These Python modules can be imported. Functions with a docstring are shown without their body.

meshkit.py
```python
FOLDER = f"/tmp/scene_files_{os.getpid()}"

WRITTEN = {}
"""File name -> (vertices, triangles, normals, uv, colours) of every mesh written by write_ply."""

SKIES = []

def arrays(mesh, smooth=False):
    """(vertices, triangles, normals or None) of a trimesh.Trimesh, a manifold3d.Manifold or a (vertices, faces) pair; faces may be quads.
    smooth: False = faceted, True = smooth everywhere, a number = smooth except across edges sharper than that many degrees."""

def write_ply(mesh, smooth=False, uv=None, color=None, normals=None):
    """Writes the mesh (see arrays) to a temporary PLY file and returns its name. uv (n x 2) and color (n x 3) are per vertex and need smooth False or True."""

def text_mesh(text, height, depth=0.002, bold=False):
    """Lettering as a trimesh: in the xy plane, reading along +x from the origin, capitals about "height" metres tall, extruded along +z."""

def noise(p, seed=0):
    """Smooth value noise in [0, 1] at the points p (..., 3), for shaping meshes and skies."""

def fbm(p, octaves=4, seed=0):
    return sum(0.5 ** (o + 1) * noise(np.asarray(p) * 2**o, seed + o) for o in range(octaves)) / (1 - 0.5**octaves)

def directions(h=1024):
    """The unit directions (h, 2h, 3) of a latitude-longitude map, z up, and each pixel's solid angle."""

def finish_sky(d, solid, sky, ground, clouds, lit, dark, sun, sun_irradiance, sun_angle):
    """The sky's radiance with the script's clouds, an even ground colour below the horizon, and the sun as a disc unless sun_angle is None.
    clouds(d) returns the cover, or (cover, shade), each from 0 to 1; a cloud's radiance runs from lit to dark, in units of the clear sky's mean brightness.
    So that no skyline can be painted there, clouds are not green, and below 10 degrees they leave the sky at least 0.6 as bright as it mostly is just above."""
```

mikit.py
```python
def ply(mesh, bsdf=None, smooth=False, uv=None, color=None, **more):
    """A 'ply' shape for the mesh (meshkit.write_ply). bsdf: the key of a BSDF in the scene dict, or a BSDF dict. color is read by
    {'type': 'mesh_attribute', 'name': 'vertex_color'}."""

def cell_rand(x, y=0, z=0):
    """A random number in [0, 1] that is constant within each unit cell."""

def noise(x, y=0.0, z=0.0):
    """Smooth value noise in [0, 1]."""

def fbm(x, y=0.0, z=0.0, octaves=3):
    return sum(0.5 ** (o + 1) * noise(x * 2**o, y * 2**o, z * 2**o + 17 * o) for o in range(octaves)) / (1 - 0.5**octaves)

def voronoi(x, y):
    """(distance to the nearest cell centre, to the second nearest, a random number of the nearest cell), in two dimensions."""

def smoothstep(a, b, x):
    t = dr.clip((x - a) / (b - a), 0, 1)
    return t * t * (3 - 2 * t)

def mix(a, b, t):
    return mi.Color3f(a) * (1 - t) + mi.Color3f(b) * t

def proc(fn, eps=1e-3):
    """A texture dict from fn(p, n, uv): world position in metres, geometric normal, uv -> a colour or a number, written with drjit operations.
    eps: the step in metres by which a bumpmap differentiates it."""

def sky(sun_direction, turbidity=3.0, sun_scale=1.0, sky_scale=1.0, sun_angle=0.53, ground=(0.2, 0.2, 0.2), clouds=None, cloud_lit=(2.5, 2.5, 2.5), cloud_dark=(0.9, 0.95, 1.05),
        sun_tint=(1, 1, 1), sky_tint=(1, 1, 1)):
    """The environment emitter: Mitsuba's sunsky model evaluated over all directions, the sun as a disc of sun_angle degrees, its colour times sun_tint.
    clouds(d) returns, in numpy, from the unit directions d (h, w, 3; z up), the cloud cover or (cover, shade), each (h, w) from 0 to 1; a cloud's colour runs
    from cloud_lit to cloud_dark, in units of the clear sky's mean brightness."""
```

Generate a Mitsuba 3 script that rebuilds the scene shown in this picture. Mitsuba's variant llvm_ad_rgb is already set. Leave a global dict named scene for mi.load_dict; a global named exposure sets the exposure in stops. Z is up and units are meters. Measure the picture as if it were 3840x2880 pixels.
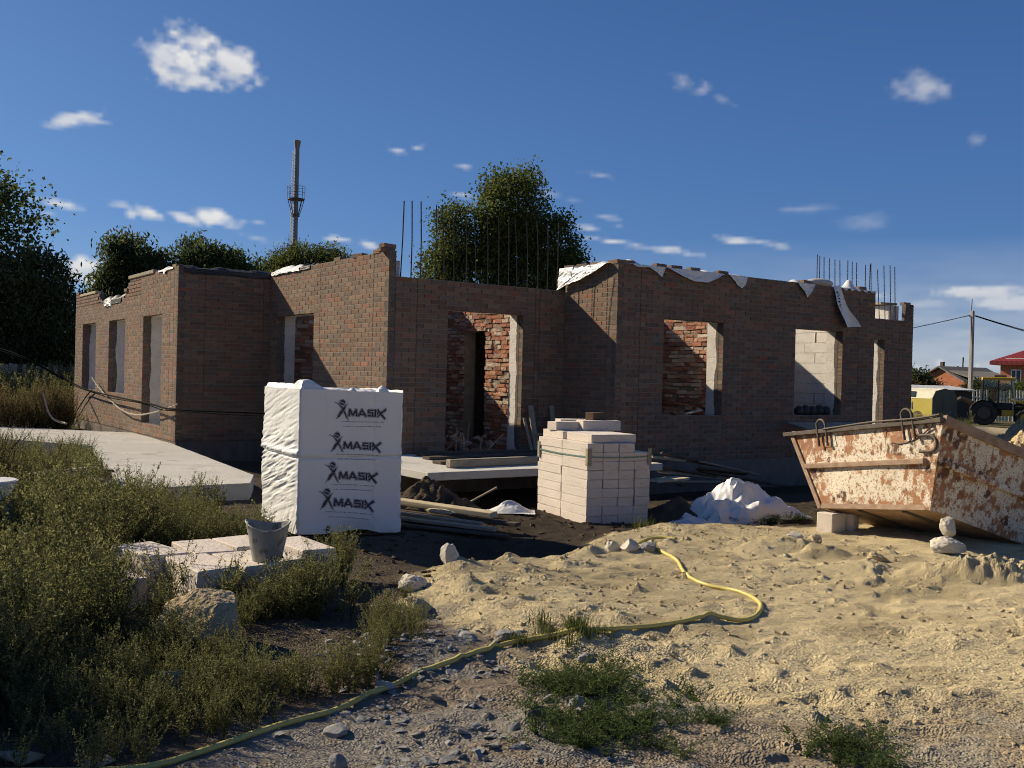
import math
import numpy as np
import trimesh
import mitsuba as mi
import drjit as dr
import mikit
import meshkit
from mikit import proc, noise, fbm, voronoi, cell_rand, smoothstep, mix
from shapely.geometry import LineString, Polygon, Point, box as sbox
from shapely.ops import unary_union
from shapely import affinity

T = mi.ScalarTransform4f
scene, labels = {}, {}

# ------------------------------------------------------------------ camera, sky, exposure
# world: x to the right of the viewer, y away, z up, metres; the viewer stands at the origin, eye 1.6 m up
EYE = np.array([0.0, 0.0, 1.6])
PITCH, ROLL = math.radians(-0.494), math.radians(1.449)
_f = np.array([0, math.cos(PITCH), math.sin(PITCH)])
_u = np.cross([1.0, 0, 0], _f)
_up = -np.array([1.0, 0, 0]) * math.sin(ROLL) + _u * math.cos(ROLL)
scene['camera'] = {'type': 'perspective', 'fov': 54.87, 'fov_axis': 'x', 'near_clip': 0.05, 'far_clip': 9000.0,
                   'to_world': T().look_at(origin=EYE.tolist(), target=(EYE + _f).tolist(), up=_up.tolist())}
SUN = np.array([-1.021, 0.509, 0.667])
exposure = 2.5

CLOUDS = [  # azimuth, elevation (degrees), half width, half height, tilt, strength
    (-18.3, 16.30, 2.29, 1.47, 8, 1.00), (-16.3, 16.53, 1.70, 0.89, -12, 0.95), (-19.7, 16.38, 1.06, 0.73, 0, 0.80), (-18.0, 15.41, 1.37, 0.65, 0, 0.90), (-15.1, 16.29, 0.62, 0.30, -40, 0.50), (-23.7, 12.94, 1.31, 0.45, 4, 0.85),
    (-24.4, 12.61, 1.01, 0.34, 8, 0.80), (-25.2, 8.39, 1.41, 0.25, -6, 0.80), (-25.5, 7.86, 0.70, 0.11, -4, 0.60), (-20.2, 8.22, 1.06, 0.38, -14, 0.95), (-21.3, 8.18, 0.29, 0.23, 0, 0.70), (-21.8, 8.60, 0.73, 0.14, -4, 0.60),
    (-16.9, 8.18, 1.43, 0.50, -6, 1.00), (-18.5, 8.07, 0.89, 0.26, -10, 0.80), (-14.6, 8.16, 0.67, 0.12, -6, 0.60), (-14.6, 7.27, 1.21, 0.15, -8, 0.60), (-10.2, 7.48, 1.04, 0.18, -6, 0.75), (-8.5, 7.27, 0.68, 0.21, -12, 0.70),
    (-6.9, 12.55, 0.75, 0.18, -6, 0.70), (-5.7, 12.78, 0.82, 0.15, 10, 0.70), (-3.0, 11.79, 0.69, 0.15, -5, 0.70), (-3.1, 10.24, 0.82, 0.15, -5, 0.55), (9.4, 16.47, 0.89, 0.61, -25, 0.50), (10.4, 16.03, 0.70, 0.49, -25, 0.60),
    (11.5, 15.62, 0.88, 0.27, -20, 0.55), (22.1, 15.70, 1.43, 0.80, -5, 0.50), (24.9, 12.72, 0.58, 0.36, 0, 0.30), (4.8, 11.52, 1.26, 0.18, -6, 0.40), (1.8, 10.56, 0.82, 0.28, -5, 0.35), (3.3, 10.09, 0.63, 0.15, 0, 0.20),
    (5.6, 9.13, 0.87, 0.15, -6, 0.55), (4.3, 8.54, 1.12, 0.15, -6, 0.60), (6.2, 8.64, 0.87, 0.15, -5, 0.70), (6.1, 7.75, 1.71, 0.15, -5, 0.80), (8.4, 7.35, 2.31, 0.24, -6, 0.65), (12.7, 7.90, 1.68, 0.21, -4, 0.85),
    (15.1, 7.55, 0.48, 0.12, -5, 0.50), (16.5, 9.62, 1.80, 0.24, 3, 0.22), (19.2, 8.80, 1.77, 0.41, 5, 0.20), (24.9, 4.96, 4.22, 0.45, 2, 0.75), (26.8, 4.39, 2.77, 0.61, 0, 0.70), (23.1, 4.42, 2.57, 0.40, 0, 0.45),
    (24.9, 3.32, 3.93, 1.12, 0, 0.45), (24.9, 2.22, 4.21, 0.84, 0, 0.30), (22.2, 1.00, 0.72, 0.29, 0, 0.70), (23.4, 1.22, 0.57, 0.26, 0, 0.80), (25.2, 1.08, 0.84, 0.36, 0, 0.90), (26.1, 0.91, 0.83, 0.28, 0, 0.50),
    (-23.4, 5.23, 1.71, 0.62, 0, 1.00), (-23.1, 4.64, 2.00, 0.85, 0, 1.00), (21.8, 1.19, 0.43, 0.34, 0, 0.80),
]


def clouds(d):
    az = np.degrees(np.arctan2(d[..., 0], d[..., 1]))
    el = np.degrees(np.arcsin(np.clip(d[..., 2], -1, 1)))
    p = np.stack([az * 0.75, el * 1.05, np.zeros_like(az)], -1)
    n = 0.55 * (meshkit.fbm(p, 4, seed=5) - 0.5) + 0.45 * (meshkit.fbm(p * 2.7 + 7, 4, seed=6) - 0.5)
    n2 = meshkit.fbm(p * [0.6, 2.4, 1] + 31.0, 5, seed=9) - 0.5
    cover = np.clip(0.62 * (1 - el / 8.0), 0, 1) * (0.25 + 0.85 / (1 + np.exp(-(az - 10) / 6))) * (0.8 + 0.8 * n2) * (el > -2)
    shade = np.zeros(az.shape)
    for a, e, w, h, t, s in CLOUDS:
        ca, sa = math.cos(math.radians(t)), math.sin(math.radians(t))
        u, v = az - a, el - e
        u, v = (u * ca + v * sa) / w, (-u * sa + v * ca) / h
        near = np.abs(u) + np.abs(v) < 4
        q = 1.0 - np.sqrt(u * u + v * v) + (2.6 * n if h > 0.55 * w or s > 0.85 else 1.6 * n + 1.8 * n2)
        c = s * np.clip(q / (0.75 if s > 0.6 else 1.2), 0, 1) ** 1.25 * near
        cover = np.maximum(cover, c)
        shade = np.maximum(shade, c * np.clip(-v * 0.5 + 0.15, 0, 0.5))
    return cover, shade


scene['sky_light'] = mikit.sky(SUN, turbidity=2.6, sky_scale=0.28, sky_tint=(0.72, 1.08, 1.75), ground=(0.17, 0.14, 0.1), clouds=clouds, cloud_lit=(5.0, 5.0, 5.0), cloud_dark=(3.2, 3.35, 3.6),
                               sun_tint=(0.93, 0.99, 1.08))

# ------------------------------------------------------------------ helpers
_count = {}


def numbered(k):
    n = _count.get(k, -1) + 1
    _count[k] = n
    return k if n == 0 else '%s_%03d' % (k, n)


def thing(name, label, cat, group=None):
    k = numbered(name)
    labels[k] = {'label': label, 'category': cat}
    if group:
        labels[k]['group'] = group
    return k


def put(key, mesh, m, smooth=False, color=None, uv=None):
    scene[key] = mikit.ply(mesh, m, smooth=smooth, color=color, uv=uv)
    return key


def part(root, name, mesh, m, smooth=False, color=None, label=None, kind=None):
    k = numbered(root + '__' + name)
    put(k, mesh, m, smooth, color)
    if label or kind:
        labels[k] = {}
        if label:
            labels[k]['label'] = label
        if kind:
            labels[k]['kind'] = kind
    return k


def single(name, label, cat, mesh, m, smooth=False, color=None, group=None):
    k = thing(name, label, cat, group)
    put(k, mesh, m, smooth, color)
    return k


def struct(name, mesh, m, smooth=False, color=None):
    put(name, mesh, m, smooth, color)
    labels[name] = {'kind': 'structure'}


class MB:
    """collects triangles of several shapes into one mesh, with a colour per vertex if asked"""

    def __init__(self):
        self.v, self.f, self.c, self.n = [], [], [], 0

    def add(self, v, f, col=None):
        v, f = np.asarray(v, float), np.asarray(f, int)
        if f.shape[1] == 4:
            f = np.vstack([f[:, [0, 1, 2]], f[:, [0, 2, 3]]])
        self.v.append(v)
        self.f.append(f + self.n)
        if col is not None:
            c = np.asarray(col, float)
            self.c.append(np.tile(c, (len(v), 1)) if c.ndim == 1 else c)
        self.n += len(v)
        return self

    def mesh(self):
        return trimesh.Trimesh(np.vstack(self.v), np.vstack(self.f), process=False)

    def colors(self):
        return np.vstack(self.c) if self.c else None


QB = np.array([[0, 3, 2, 1], [4, 5, 6, 7], [0, 1, 5, 4], [1, 2, 6, 5], [2, 3, 7, 6], [3, 0, 4, 7]])


def corners(x0, x1, y0, y1, z0, z1):
    return np.array([[x0, y0, z0], [x1, y0, z0], [x1, y1, z0], [x0, y1, z0], [x0, y0, z1], [x1, y0, z1], [x1, y1, z1], [x0, y1, z1]], float)


def rotz(v, a):
    c, s = math.cos(a), math.sin(a)
    v = np.asarray(v, float)
    return np.stack([c * v[:, 0] - s * v[:, 1], s * v[:, 0] + c * v[:, 1], v[:, 2]], -1)


def euler(v, rx, ry, rz):
    m = trimesh.transformations.euler_matrix(rx, ry, rz)[:3, :3]
    return np.asarray(v, float) @ m.T


def bevel_box(sx, sy, sz, b=0.006, rnd=None, jit=0.0):
    """a box about the origin with its edges cut; 44 triangles"""
    v = []
    for k in range(3):
        for s in (-1, 1):
            for (p, q) in ((-1, -1), (1, -1), (1, 1), (-1, 1)):
                h = [sx / 2, sy / 2, sz / 2]
                a, c = [i for i in range(3) if i != k]
                w = [0, 0, 0]
                w[k] = s * h[k]
                w[a] = p * (h[a] - b)
                w[c] = q * (h[c] - b)
                v.append(w)
    v = np.array(v)
    if rnd is not None and jit:
        cor = rnd.normal(0, jit, (8, 3))
        v = v + cor[(v[:, 0] > 0) * 4 + (v[:, 1] > 0) * 2 + (v[:, 2] > 0) * 1]
    return trimesh.convex.convex_hull(v)


def tube(pts, rad, sides=6, closed=True):
    pts = np.asarray(pts, float)
    n = len(pts)
    rad = np.broadcast_to(np.asarray(rad, float), (n,))
    t = np.gradient(pts, axis=0)
    t /= np.linalg.norm(t, axis=1, keepdims=True) + 1e-12
    ref = np.array([0.0, 0, 1]) if abs(t[0, 2]) < 0.9 else np.array([1.0, 0, 0])
    a = np.cross(t[0], ref)
    a /= np.linalg.norm(a)
    rings = []
    for k in range(n):
        a = a - t[k] * (a @ t[k])
        a /= np.linalg.norm(a) + 1e-12
        b = np.cross(t[k], a)
        th = np.arange(sides) / sides * 2 * np.pi
        rings.append(pts[k] + rad[k] * (np.cos(th)[:, None] * a + np.sin(th)[:, None] * b))
    v = np.vstack(rings)
    i = np.arange(n - 1)[:, None] * sides
    j = np.arange(sides)[None]
    j2 = (j + 1) % sides
    q = np.stack([i + j, i + j2, i + sides + j2, i + sides + j], -1).reshape(-1, 4)
    f = np.vstack([q[:, [0, 1, 2]], q[:, [0, 2, 3]]])
    if closed:
        v = np.vstack([v, pts[0], pts[-1]])
        c0, c1 = len(v) - 2, len(v) - 1
        f = np.vstack([f, np.stack([np.full(sides, c0), j2[0], j[0]], -1), np.stack([np.full(sides, c1), (n - 1) * sides + j[0], (n - 1) * sides + j2[0]], -1)])
    return v, f


def tube_mesh(pts, rad, sides=6):
    v, f = tube(pts, rad, sides)
    return trimesh.Trimesh(v, f, process=False)


def spline(p, n):
    from scipy.interpolate import CubicSpline
    p = np.asarray(p, float)
    t = np.r_[0, np.cumsum(np.linalg.norm(np.diff(p, axis=0), axis=1) ** 0.5 + 1e-6)]
    return CubicSpline(t, p)(np.linspace(0, t[-1], n))


def grid_faces(nu, nv):
    i = np.arange(nu - 1)[:, None] * nv + np.arange(nv - 1)[None]
    return np.stack([i, i + nv, i + nv + 1, i + 1], -1).reshape(-1, 4)


def cat(ms):
    return trimesh.util.concatenate(ms)


def S(x, a, b):
    t = np.clip((np.asarray(x, float) - a) / (b - a), 0, 1)
    return t * t * (3 - 2 * t)


def N3(x, y, z=0.0, seed=0):
    x, y = np.broadcast_arrays(np.asarray(x, float), np.asarray(y, float))
    return meshkit.noise(np.stack([x, y, np.full(x.shape, z)], -1), seed)


def F3(x, y, octv=4, seed=0):
    x, y = np.broadcast_arrays(np.asarray(x, float), np.asarray(y, float))
    return meshkit.fbm(np.stack([x, y, np.zeros(x.shape)], -1), octv, seed)


# the building's own axes: X along the front walls, Y into the building; they stand 34.7 degrees to the viewer's
YAW = math.radians(34.681)
CB, SB = math.cos(YAW), math.sin(YAW)


def W(p):
    p = np.asarray(p, float)
    return np.stack([CB * p[..., 0] - SB * p[..., 1], SB * p[..., 0] + CB * p[..., 1], p[..., 2]], -1)


def Wd(p):
    return W(p)


# ------------------------------------------------------------------ materials
def rgb(*c):
    return {'type': 'rgb', 'value': list(c)}


def pr(c, rough=0.85, spec=0.3, **k):
    if isinstance(c, tuple):
        c = rgb(*c)
    return {'type': 'principled', 'base_color': c, 'roughness': rough, 'specular': spec, **k}


def two(b):
    return {'type': 'twosided', 'b': b}


def bump(b, fn, scale, eps=2e-3):
    return {'type': 'bumpmap', 'tex': proc(fn, eps), 'scale': scale, 'b': b}


VC = {'type': 'mesh_attribute', 'name': 'vertex_color'}


def mat(name, b):
    if b['type'] == 'principled':
        b = two(b)
    scene['m_' + name] = b
    return 'm_' + name


def n01(p, s, o=0.0):
    return fbm(p.x * s + o, p.y * s + o, p.z * s - o, 3)


brick_m = mat('brick', two(bump(pr(VC, 0.9, 0.2), lambda p, n, uv: fbm(p.x * 60, p.y * 60, p.z * 60, 3) + 0.8 * noise(p.x * 18, p.y * 18, p.z * 18), 0.003)))
mortar_m = mat('mortar', two(pr(proc(lambda p, n, uv: mix((0.08, 0.07, 0.06), (0.15, 0.135, 0.115), n01(p, 7.0))), 0.95, 0.1)))
bed_m = mat('bed', two(pr(proc(lambda p, n, uv: mix((0.15, 0.13, 0.11), (0.23, 0.205, 0.175), n01(p, 9.0))), 0.95, 0.1)))
block_m = mat('block', two(bump(pr(proc(lambda p, n, uv: mix((0.46, 0.44, 0.41), (0.6, 0.58, 0.55), n01(p, 5.0)) * (1 - 0.14 * smoothstep(0.62, 0.72, n01(p, 23.0, 5.0)))), 0.95, 0.1),
                                lambda p, n, uv: noise(p.x * 40, p.y * 40, p.z * 40), 0.004)))
rough_m = mat('rough_brick', two(bump(pr(VC, 0.95, 0.1), lambda p, n, uv: fbm(p.x * 30, p.y * 30, p.z * 30, 3), 0.014)))
rubmortar_m = mat('rubble_mortar', two(bump(pr(proc(lambda p, n, uv: mix((0.14, 0.12, 0.095), (0.27, 0.24, 0.20), n01(p, 12.0))), 0.95, 0.1),
                                            lambda p, n, uv: fbm(p.x * 22, p.y * 22, p.z * 22, 3), 0.03)))
# ------------------------------------------------------------------ the ground
def sand_back(x):
    """where the sand ends and the dark soil begins"""
    return np.interp(x, [-2, -0.7, 0.3, 0.8, 1.4, 2.2, 4.0, 7.0], [7.6, 7.9, 8.5, 9.5, 10.1, 10.5, 11.0, 11.6])


_rf = np.random.default_rng(11)
PRINTS = [(0.64, 4.95, .05), (0.85, 4.62, .055), (1.02, 5.0, .05), (1.13, 4.95, .05), (0.3, 5.9, .03), (-0.05, 6.7, .045), (0.2, 6.5, .04)] + \
    [(x, y, d) for x, y, d in zip(_rf.uniform(-.3, 3.8, 90), _rf.uniform(4.2, 9.3, 90), _rf.uniform(.012, .035, 90))]
_rc = np.random.default_rng(12)
LUMPS = [(3.74, 7.62, .20, .36), (3.42, 7.58, .11, .28), (4.0, 7.45, .08, .35), (3.2, 7.7, .06, .26), (2.9, 7.95, .07, .3), (2.75, 8.5, .09, .22), (2.2, 8.7, .06, .3), (2.55, 8.9, .08, .35), (0.55, 7.8, .05, .2),
         (-.35, 7.45, .08, .22), (.75, 8.3, .05, .3), (1.1, 8.6, .07, .3), (1.9, 8.9, .05, .25)] + \
    [(x, y, h, r) for x, y, h, r in zip(_rc.uniform(-.3, 3.6, 150), _rc.uniform(4.4, 9.4, 150), _rc.uniform(.012, .05, 150), _rc.uniform(.035, .13, 150))]


def sand_edge(x, y):
    """positive on the sand, in metres from its near left border"""
    return x - np.maximum(1.1 - (y - 4.0) * 0.62, -0.8)


def hgt(x, y, fine=True):
    x, y = np.broadcast_arrays(np.asarray(x, float), np.asarray(y, float))
    bX, bY = CB * x + SB * y, -SB * x + CB * y
    z = -0.55 * S(y, 14, 48) * S(x, 1, 9) - 1.0 * S(y, 45, 115) + 0.0 * x
    z = z - 0.28 * S(bY, 9.3, 10.6) * S(bY, 19.0, 18.0) * S(bX, 5.0, 6.6) * S(bX, 24, 21)
    near = np.exp(-((x / 14) ** 2 + ((y - 8) / 12) ** 2) ** 2)
    # the sand
    back = S(sand_back(x) - y, -0.25, 0.55)
    left = S(sand_edge(x, y), -0.25, 0.5)
    lvl = 0.17 * S(y, 4.6, 6.6) * np.interp(x, [-1, 1, 3], [1.0, 0.85, 0.6])
    z = z + lvl * back * left
    # the dip behind the crest of the sand
    z = z - 0.11 * np.exp(-((y - 8.75) / 0.45) ** 2) * S(x, 1.5, 0.9) * S(x, -1.6, -0.6)
    # gravel bank among the weeds
    z = z + 0.07 * np.exp(-(((x + 0.35) / 0.5) ** 2 + ((y - 5.7) / 0.35) ** 2))
    z = z + near * 0.10 * (F3(x * 0.9, y * 0.9, 3, 2) - 0.5)
    z = z + 0.12 * (1 - near) * (F3(x * 0.25, y * 0.25, 3, 4) - 0.5)
    if fine:
        m = near * (np.hypot(x, y) < 16)
        z = z + m * (0.034 * (F3(x * 2.6, y * 5.2, 3, 6) - 0.5) + 0.024 * (F3(x * 11, y * 15, 4, 7) - 0.5))
        clod = np.clip(F3(x * 7, y * 7, 4, 8) - 0.54, 0, 1)
        z = z + m * 0.11 * clod * (0.25 + 0.75 * S(F3(x * 0.8, y * 0.8, 2, 9), 0.5, 0.65))
        for px, py, d in PRINTS:
            k = np.exp(-(((x - px) / (0.055 + d)) ** 2 + ((y - py) / (0.05 + 0.8 * d)) ** 2) ** 2)
            z = z - d * k
        for px, py, h, r in LUMPS:
            q = np.clip(1 - (((x - px) / r) ** 2 + ((y - py) / (r * .85)) ** 2) ** 0.5, 0, 1)
            z = z + h * q ** 0.8 * (0.6 + 0.8 * F3(x * 20, y * 20, 4, 3)) * (q > 0)
    return z


def H(x, y):
    return float(hgt(np.array([x]), np.array([y]))[0])


_xs = np.r_[np.arange(-5.4, 5.6, 0.026)]
_ys = [3.0]
while _ys[-1] < 13:
    _ys.append(_ys[-1] + 0.0042 * _ys[-1] + 0.0)
_ys = np.array(_ys)


def _out(a, step, end):
    r = [a]
    while abs(r[-1]) < end:
        r.append(r[-1] + step)
        step *= 1.22
    return np.array(r[1:])


_xs = np.r_[_out(_xs[0], -0.04, 4000)[::-1], _xs, _out(_xs[-1], 0.04, 4000)]
_ys = np.r_[_out(_ys[0], -0.05, 300)[::-1], _ys, _out(_ys[-1], 0.06, 6000)]
_gx, _gy = np.meshgrid(_xs, _ys, indexing='ij')
_gz = hgt(_gx, _gy)
_gf = grid_faces(len(_xs), len(_ys))


def _ground_colour(p, n, uv):
    w1, w2, w3 = fbm(p.x * 1.3, p.y * 1.3, 0, 4), fbm(p.x * 6, p.y * 6, 3, 3), noise(p.x * 70, p.y * 70, 0)
    grain = noise(p.x * 190, p.y * 190, 1)
    sand = mix((0.34, 0.28, 0.16), (0.60, 0.51, 0.315), 0.35 * w2 + 0.3 * w3 + 0.35 * grain)
    sand = mix(sand, (0.27, 0.22, 0.125), 0.5 * smoothstep(0.52, 0.68, fbm(p.x * 2.2 + 9, p.y * 3.0, 2, 4)))
    dirt = mix((0.13, 0.105, 0.08), (0.275, 0.23, 0.17), 0.45 * w2 + 0.3 * w3 + 0.25 * grain)
    dirt = mix(dirt, (0.20, 0.195, 0.18), smoothstep(0.52, 0.66, fbm(p.x * 2.6 + 4, p.y * 2.6, 7, 3)) * 0.65)
    soil = mix((0.03, 0.024, 0.018), (0.085, 0.066, 0.047), 0.6 * w2 + 0.4 * w3)
    field = mix((0.05, 0.055, 0.025), (0.15, 0.135, 0.075), fbm(p.x * 0.4, p.y * 0.4, 5, 4))
    edge = p.x - dr.maximum(1.1 - (p.y - 4.0) * 0.62, -0.8)
    on_sand = smoothstep(-0.12, 0.3, edge + 1.1 * (w1 - 0.5) + 0.5 * (w2 - 0.5))
    lo = smoothstep(4.75, 4.05, p.y + 1.2 * (w1 - 0.5) - 0.12 * p.x)
    sand = mix(sand, dirt, 0.75 * lo)
    c = mix(dirt, sand, on_sand)
    back = dr.select(p.x < 0.3, 7.9 + (p.x + 0.7) * 0.6, dr.select(p.x < 1.4, 8.5 + (p.x - 0.3) * 1.45, 10.1 + (p.x - 1.4) * 0.3))
    c = mix(c, soil, smoothstep(-0.15, 0.3, p.y - back + 0.9 * (w1 - 0.5) + 0.5 * (w2 - 0.5)))
    leftsoil = smoothstep(0.2, -0.5, p.x + 0.75 + 0.0 * p.y + 0.6 * (w1 - 0.5)) * smoothstep(5.6, 6.2, p.y + 0.4 * (w1 - 0.5))
    c = mix(c, mix((0.055, 0.043, 0.03), (0.13, 0.10, 0.07), w2), leftsoil * smoothstep(-0.45, -0.75, p.x + 0.35 * (w2 - 0.5)))
    wedge = p.x + 0.62 + 0.68 * dr.maximum(5.15 - p.y, 0.0) + 0.5 * (w1 - 0.5) + 0.3 * (w2 - 0.5)
    litter = mix((0.045, 0.036, 0.026), (0.15, 0.12, 0.085), 0.5 * w2 + 0.5 * w3)
    c = mix(c, litter, smoothstep(0.12, -0.18, wedge))
    c = mix(c, field, smoothstep(17.0, 23.0, p.y + 5 * (w1 - 0.5)))
    return c


ground_m = mat('ground', two(bump(pr(proc(_ground_colour), 0.95, 0.15), lambda p, n, uv: fbm(p.x * 45, p.y * 45, 0, 3) + 0.9 * noise(p.x * 150, p.y * 150, 0), 0.013, 3e-3)))
struct('ground', trimesh.Trimesh(np.stack([_gx, _gy, _gz], -1).reshape(-1, 3), np.vstack([_gf[:, [0, 1, 2]], _gf[:, [0, 2, 3]]]), process=False), ground_m, smooth=True)

# far hills along the skyline
hill_m = mat('hill', pr(proc(lambda p, n, uv: mix((0.045, 0.06, 0.05), (0.09, 0.10, 0.07), fbm(p.x * 0.01, p.y * 0.01, 0, 4))), 1.0, 0.0))
_hx = np.linspace(-4500, 4500, 240)
_rows = []
for k, yy in enumerate((2200, 2500, 2900, 3400)):
    _rows.append(np.stack([_hx, np.full_like(_hx, yy), -8 + [0, 26, 40, 20][k] * (0.35 + F3(_hx * 0.0011, k * 0.3, 4, 21)) * (0.35 + 0.65 * S(_hx, -300, 900))], -1))
_hf = grid_faces(4, 240)
struct('hills', trimesh.Trimesh(np.vstack(_rows), np.vstack([_hf[:, [0, 2, 1]], _hf[:, [0, 3, 2]]]), process=False), hill_m, smooth=True)
# ------------------------------------------------------------------ the unfinished brick house
rb = np.random.default_rng(5)
BLD = thing('brick_building', 'unfinished roofless single storey house of dark brown facing brick with open windows', 'building')
ZB, ZT, ZL, HEAD = 0.24, 3.425, 3.065, 2.60     # foot of the brickwork, high top, low top, heads of the openings
SILL = 1.0
X1, X2, X4, X6, X8 = 5.176, 6.912, 10.271, 16.946, 20.30
Y1, Y3, Y5, YE = 18.198, 13.319, 11.958, 27.24
LEAF, WALL = 0.12, 0.385                         # brick leaf, whole wall
COURSE, BH = 0.0762, 0.0665
tones = np.array([(.150, .104, .074), (.165, .112, .078), (.142, .104, .080), (.172, .112, .076), (.155, .100, .070), (.185, .103, .072), (.132, .100, .078), (.160, .116, .086), (.176, .122, .088)]) * [1.04, 1.05, 1.06]


class Face:
    """a wall face: origin at its foot, u along it, n outwards; all in the building's axes"""

    def __init__(self, o, u, n):
        self.o, self.u, self.n = np.array(o, float), np.array(u, float), np.array(n, float)

    def at(self, u, d, z):
        u, d, z = np.broadcast_arrays(u, d, z)
        return W(self.o + u[..., None] * self.u + d[..., None] * self.n + z[..., None] * np.array([0, 0, 1.0]))


def brick_mesh(F, u0, u1, z0, z1, proud, c=0.004, back=0.03):
    j = rb.normal(0, 0.001, 4)
    d = np.array([-back] * 4 + [proud - c] * 4 + [proud] * 4) + np.r_[np.zeros(4), j, j]
    us = np.array([u0, u1, u1, u0] * 2 + [u0 + c, u1 - c, u1 - c, u0 + c])
    zs = np.array([z0, z0, z1, z1] * 2 + [z0 + c, z0 + c, z1 - c, z1 - c])
    v = F.at(us, d, zs)
    q = [[8, 9, 10, 11]]
    for k in range(4):
        m = (k + 1) % 4
        q += [[4 + k, 4 + m, 8 + m, 8 + k], [k, m, 4 + m, 4 + k]]
    f = np.array(q)
    return v, np.vstack([f[:, [0, 1, 2]], f[:, [0, 2, 3]]])


BRICKS = []      # (shown size, vertices, faces, colour)
BEDS = MB()
BACK = MB()


def tone():
    c = tones[rb.integers(len(tones))] * rb.uniform(0.84, 1.16)
    if rb.random() < 0.05:
        c = c * [1.25, 0.95, 0.9]
    return c


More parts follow.
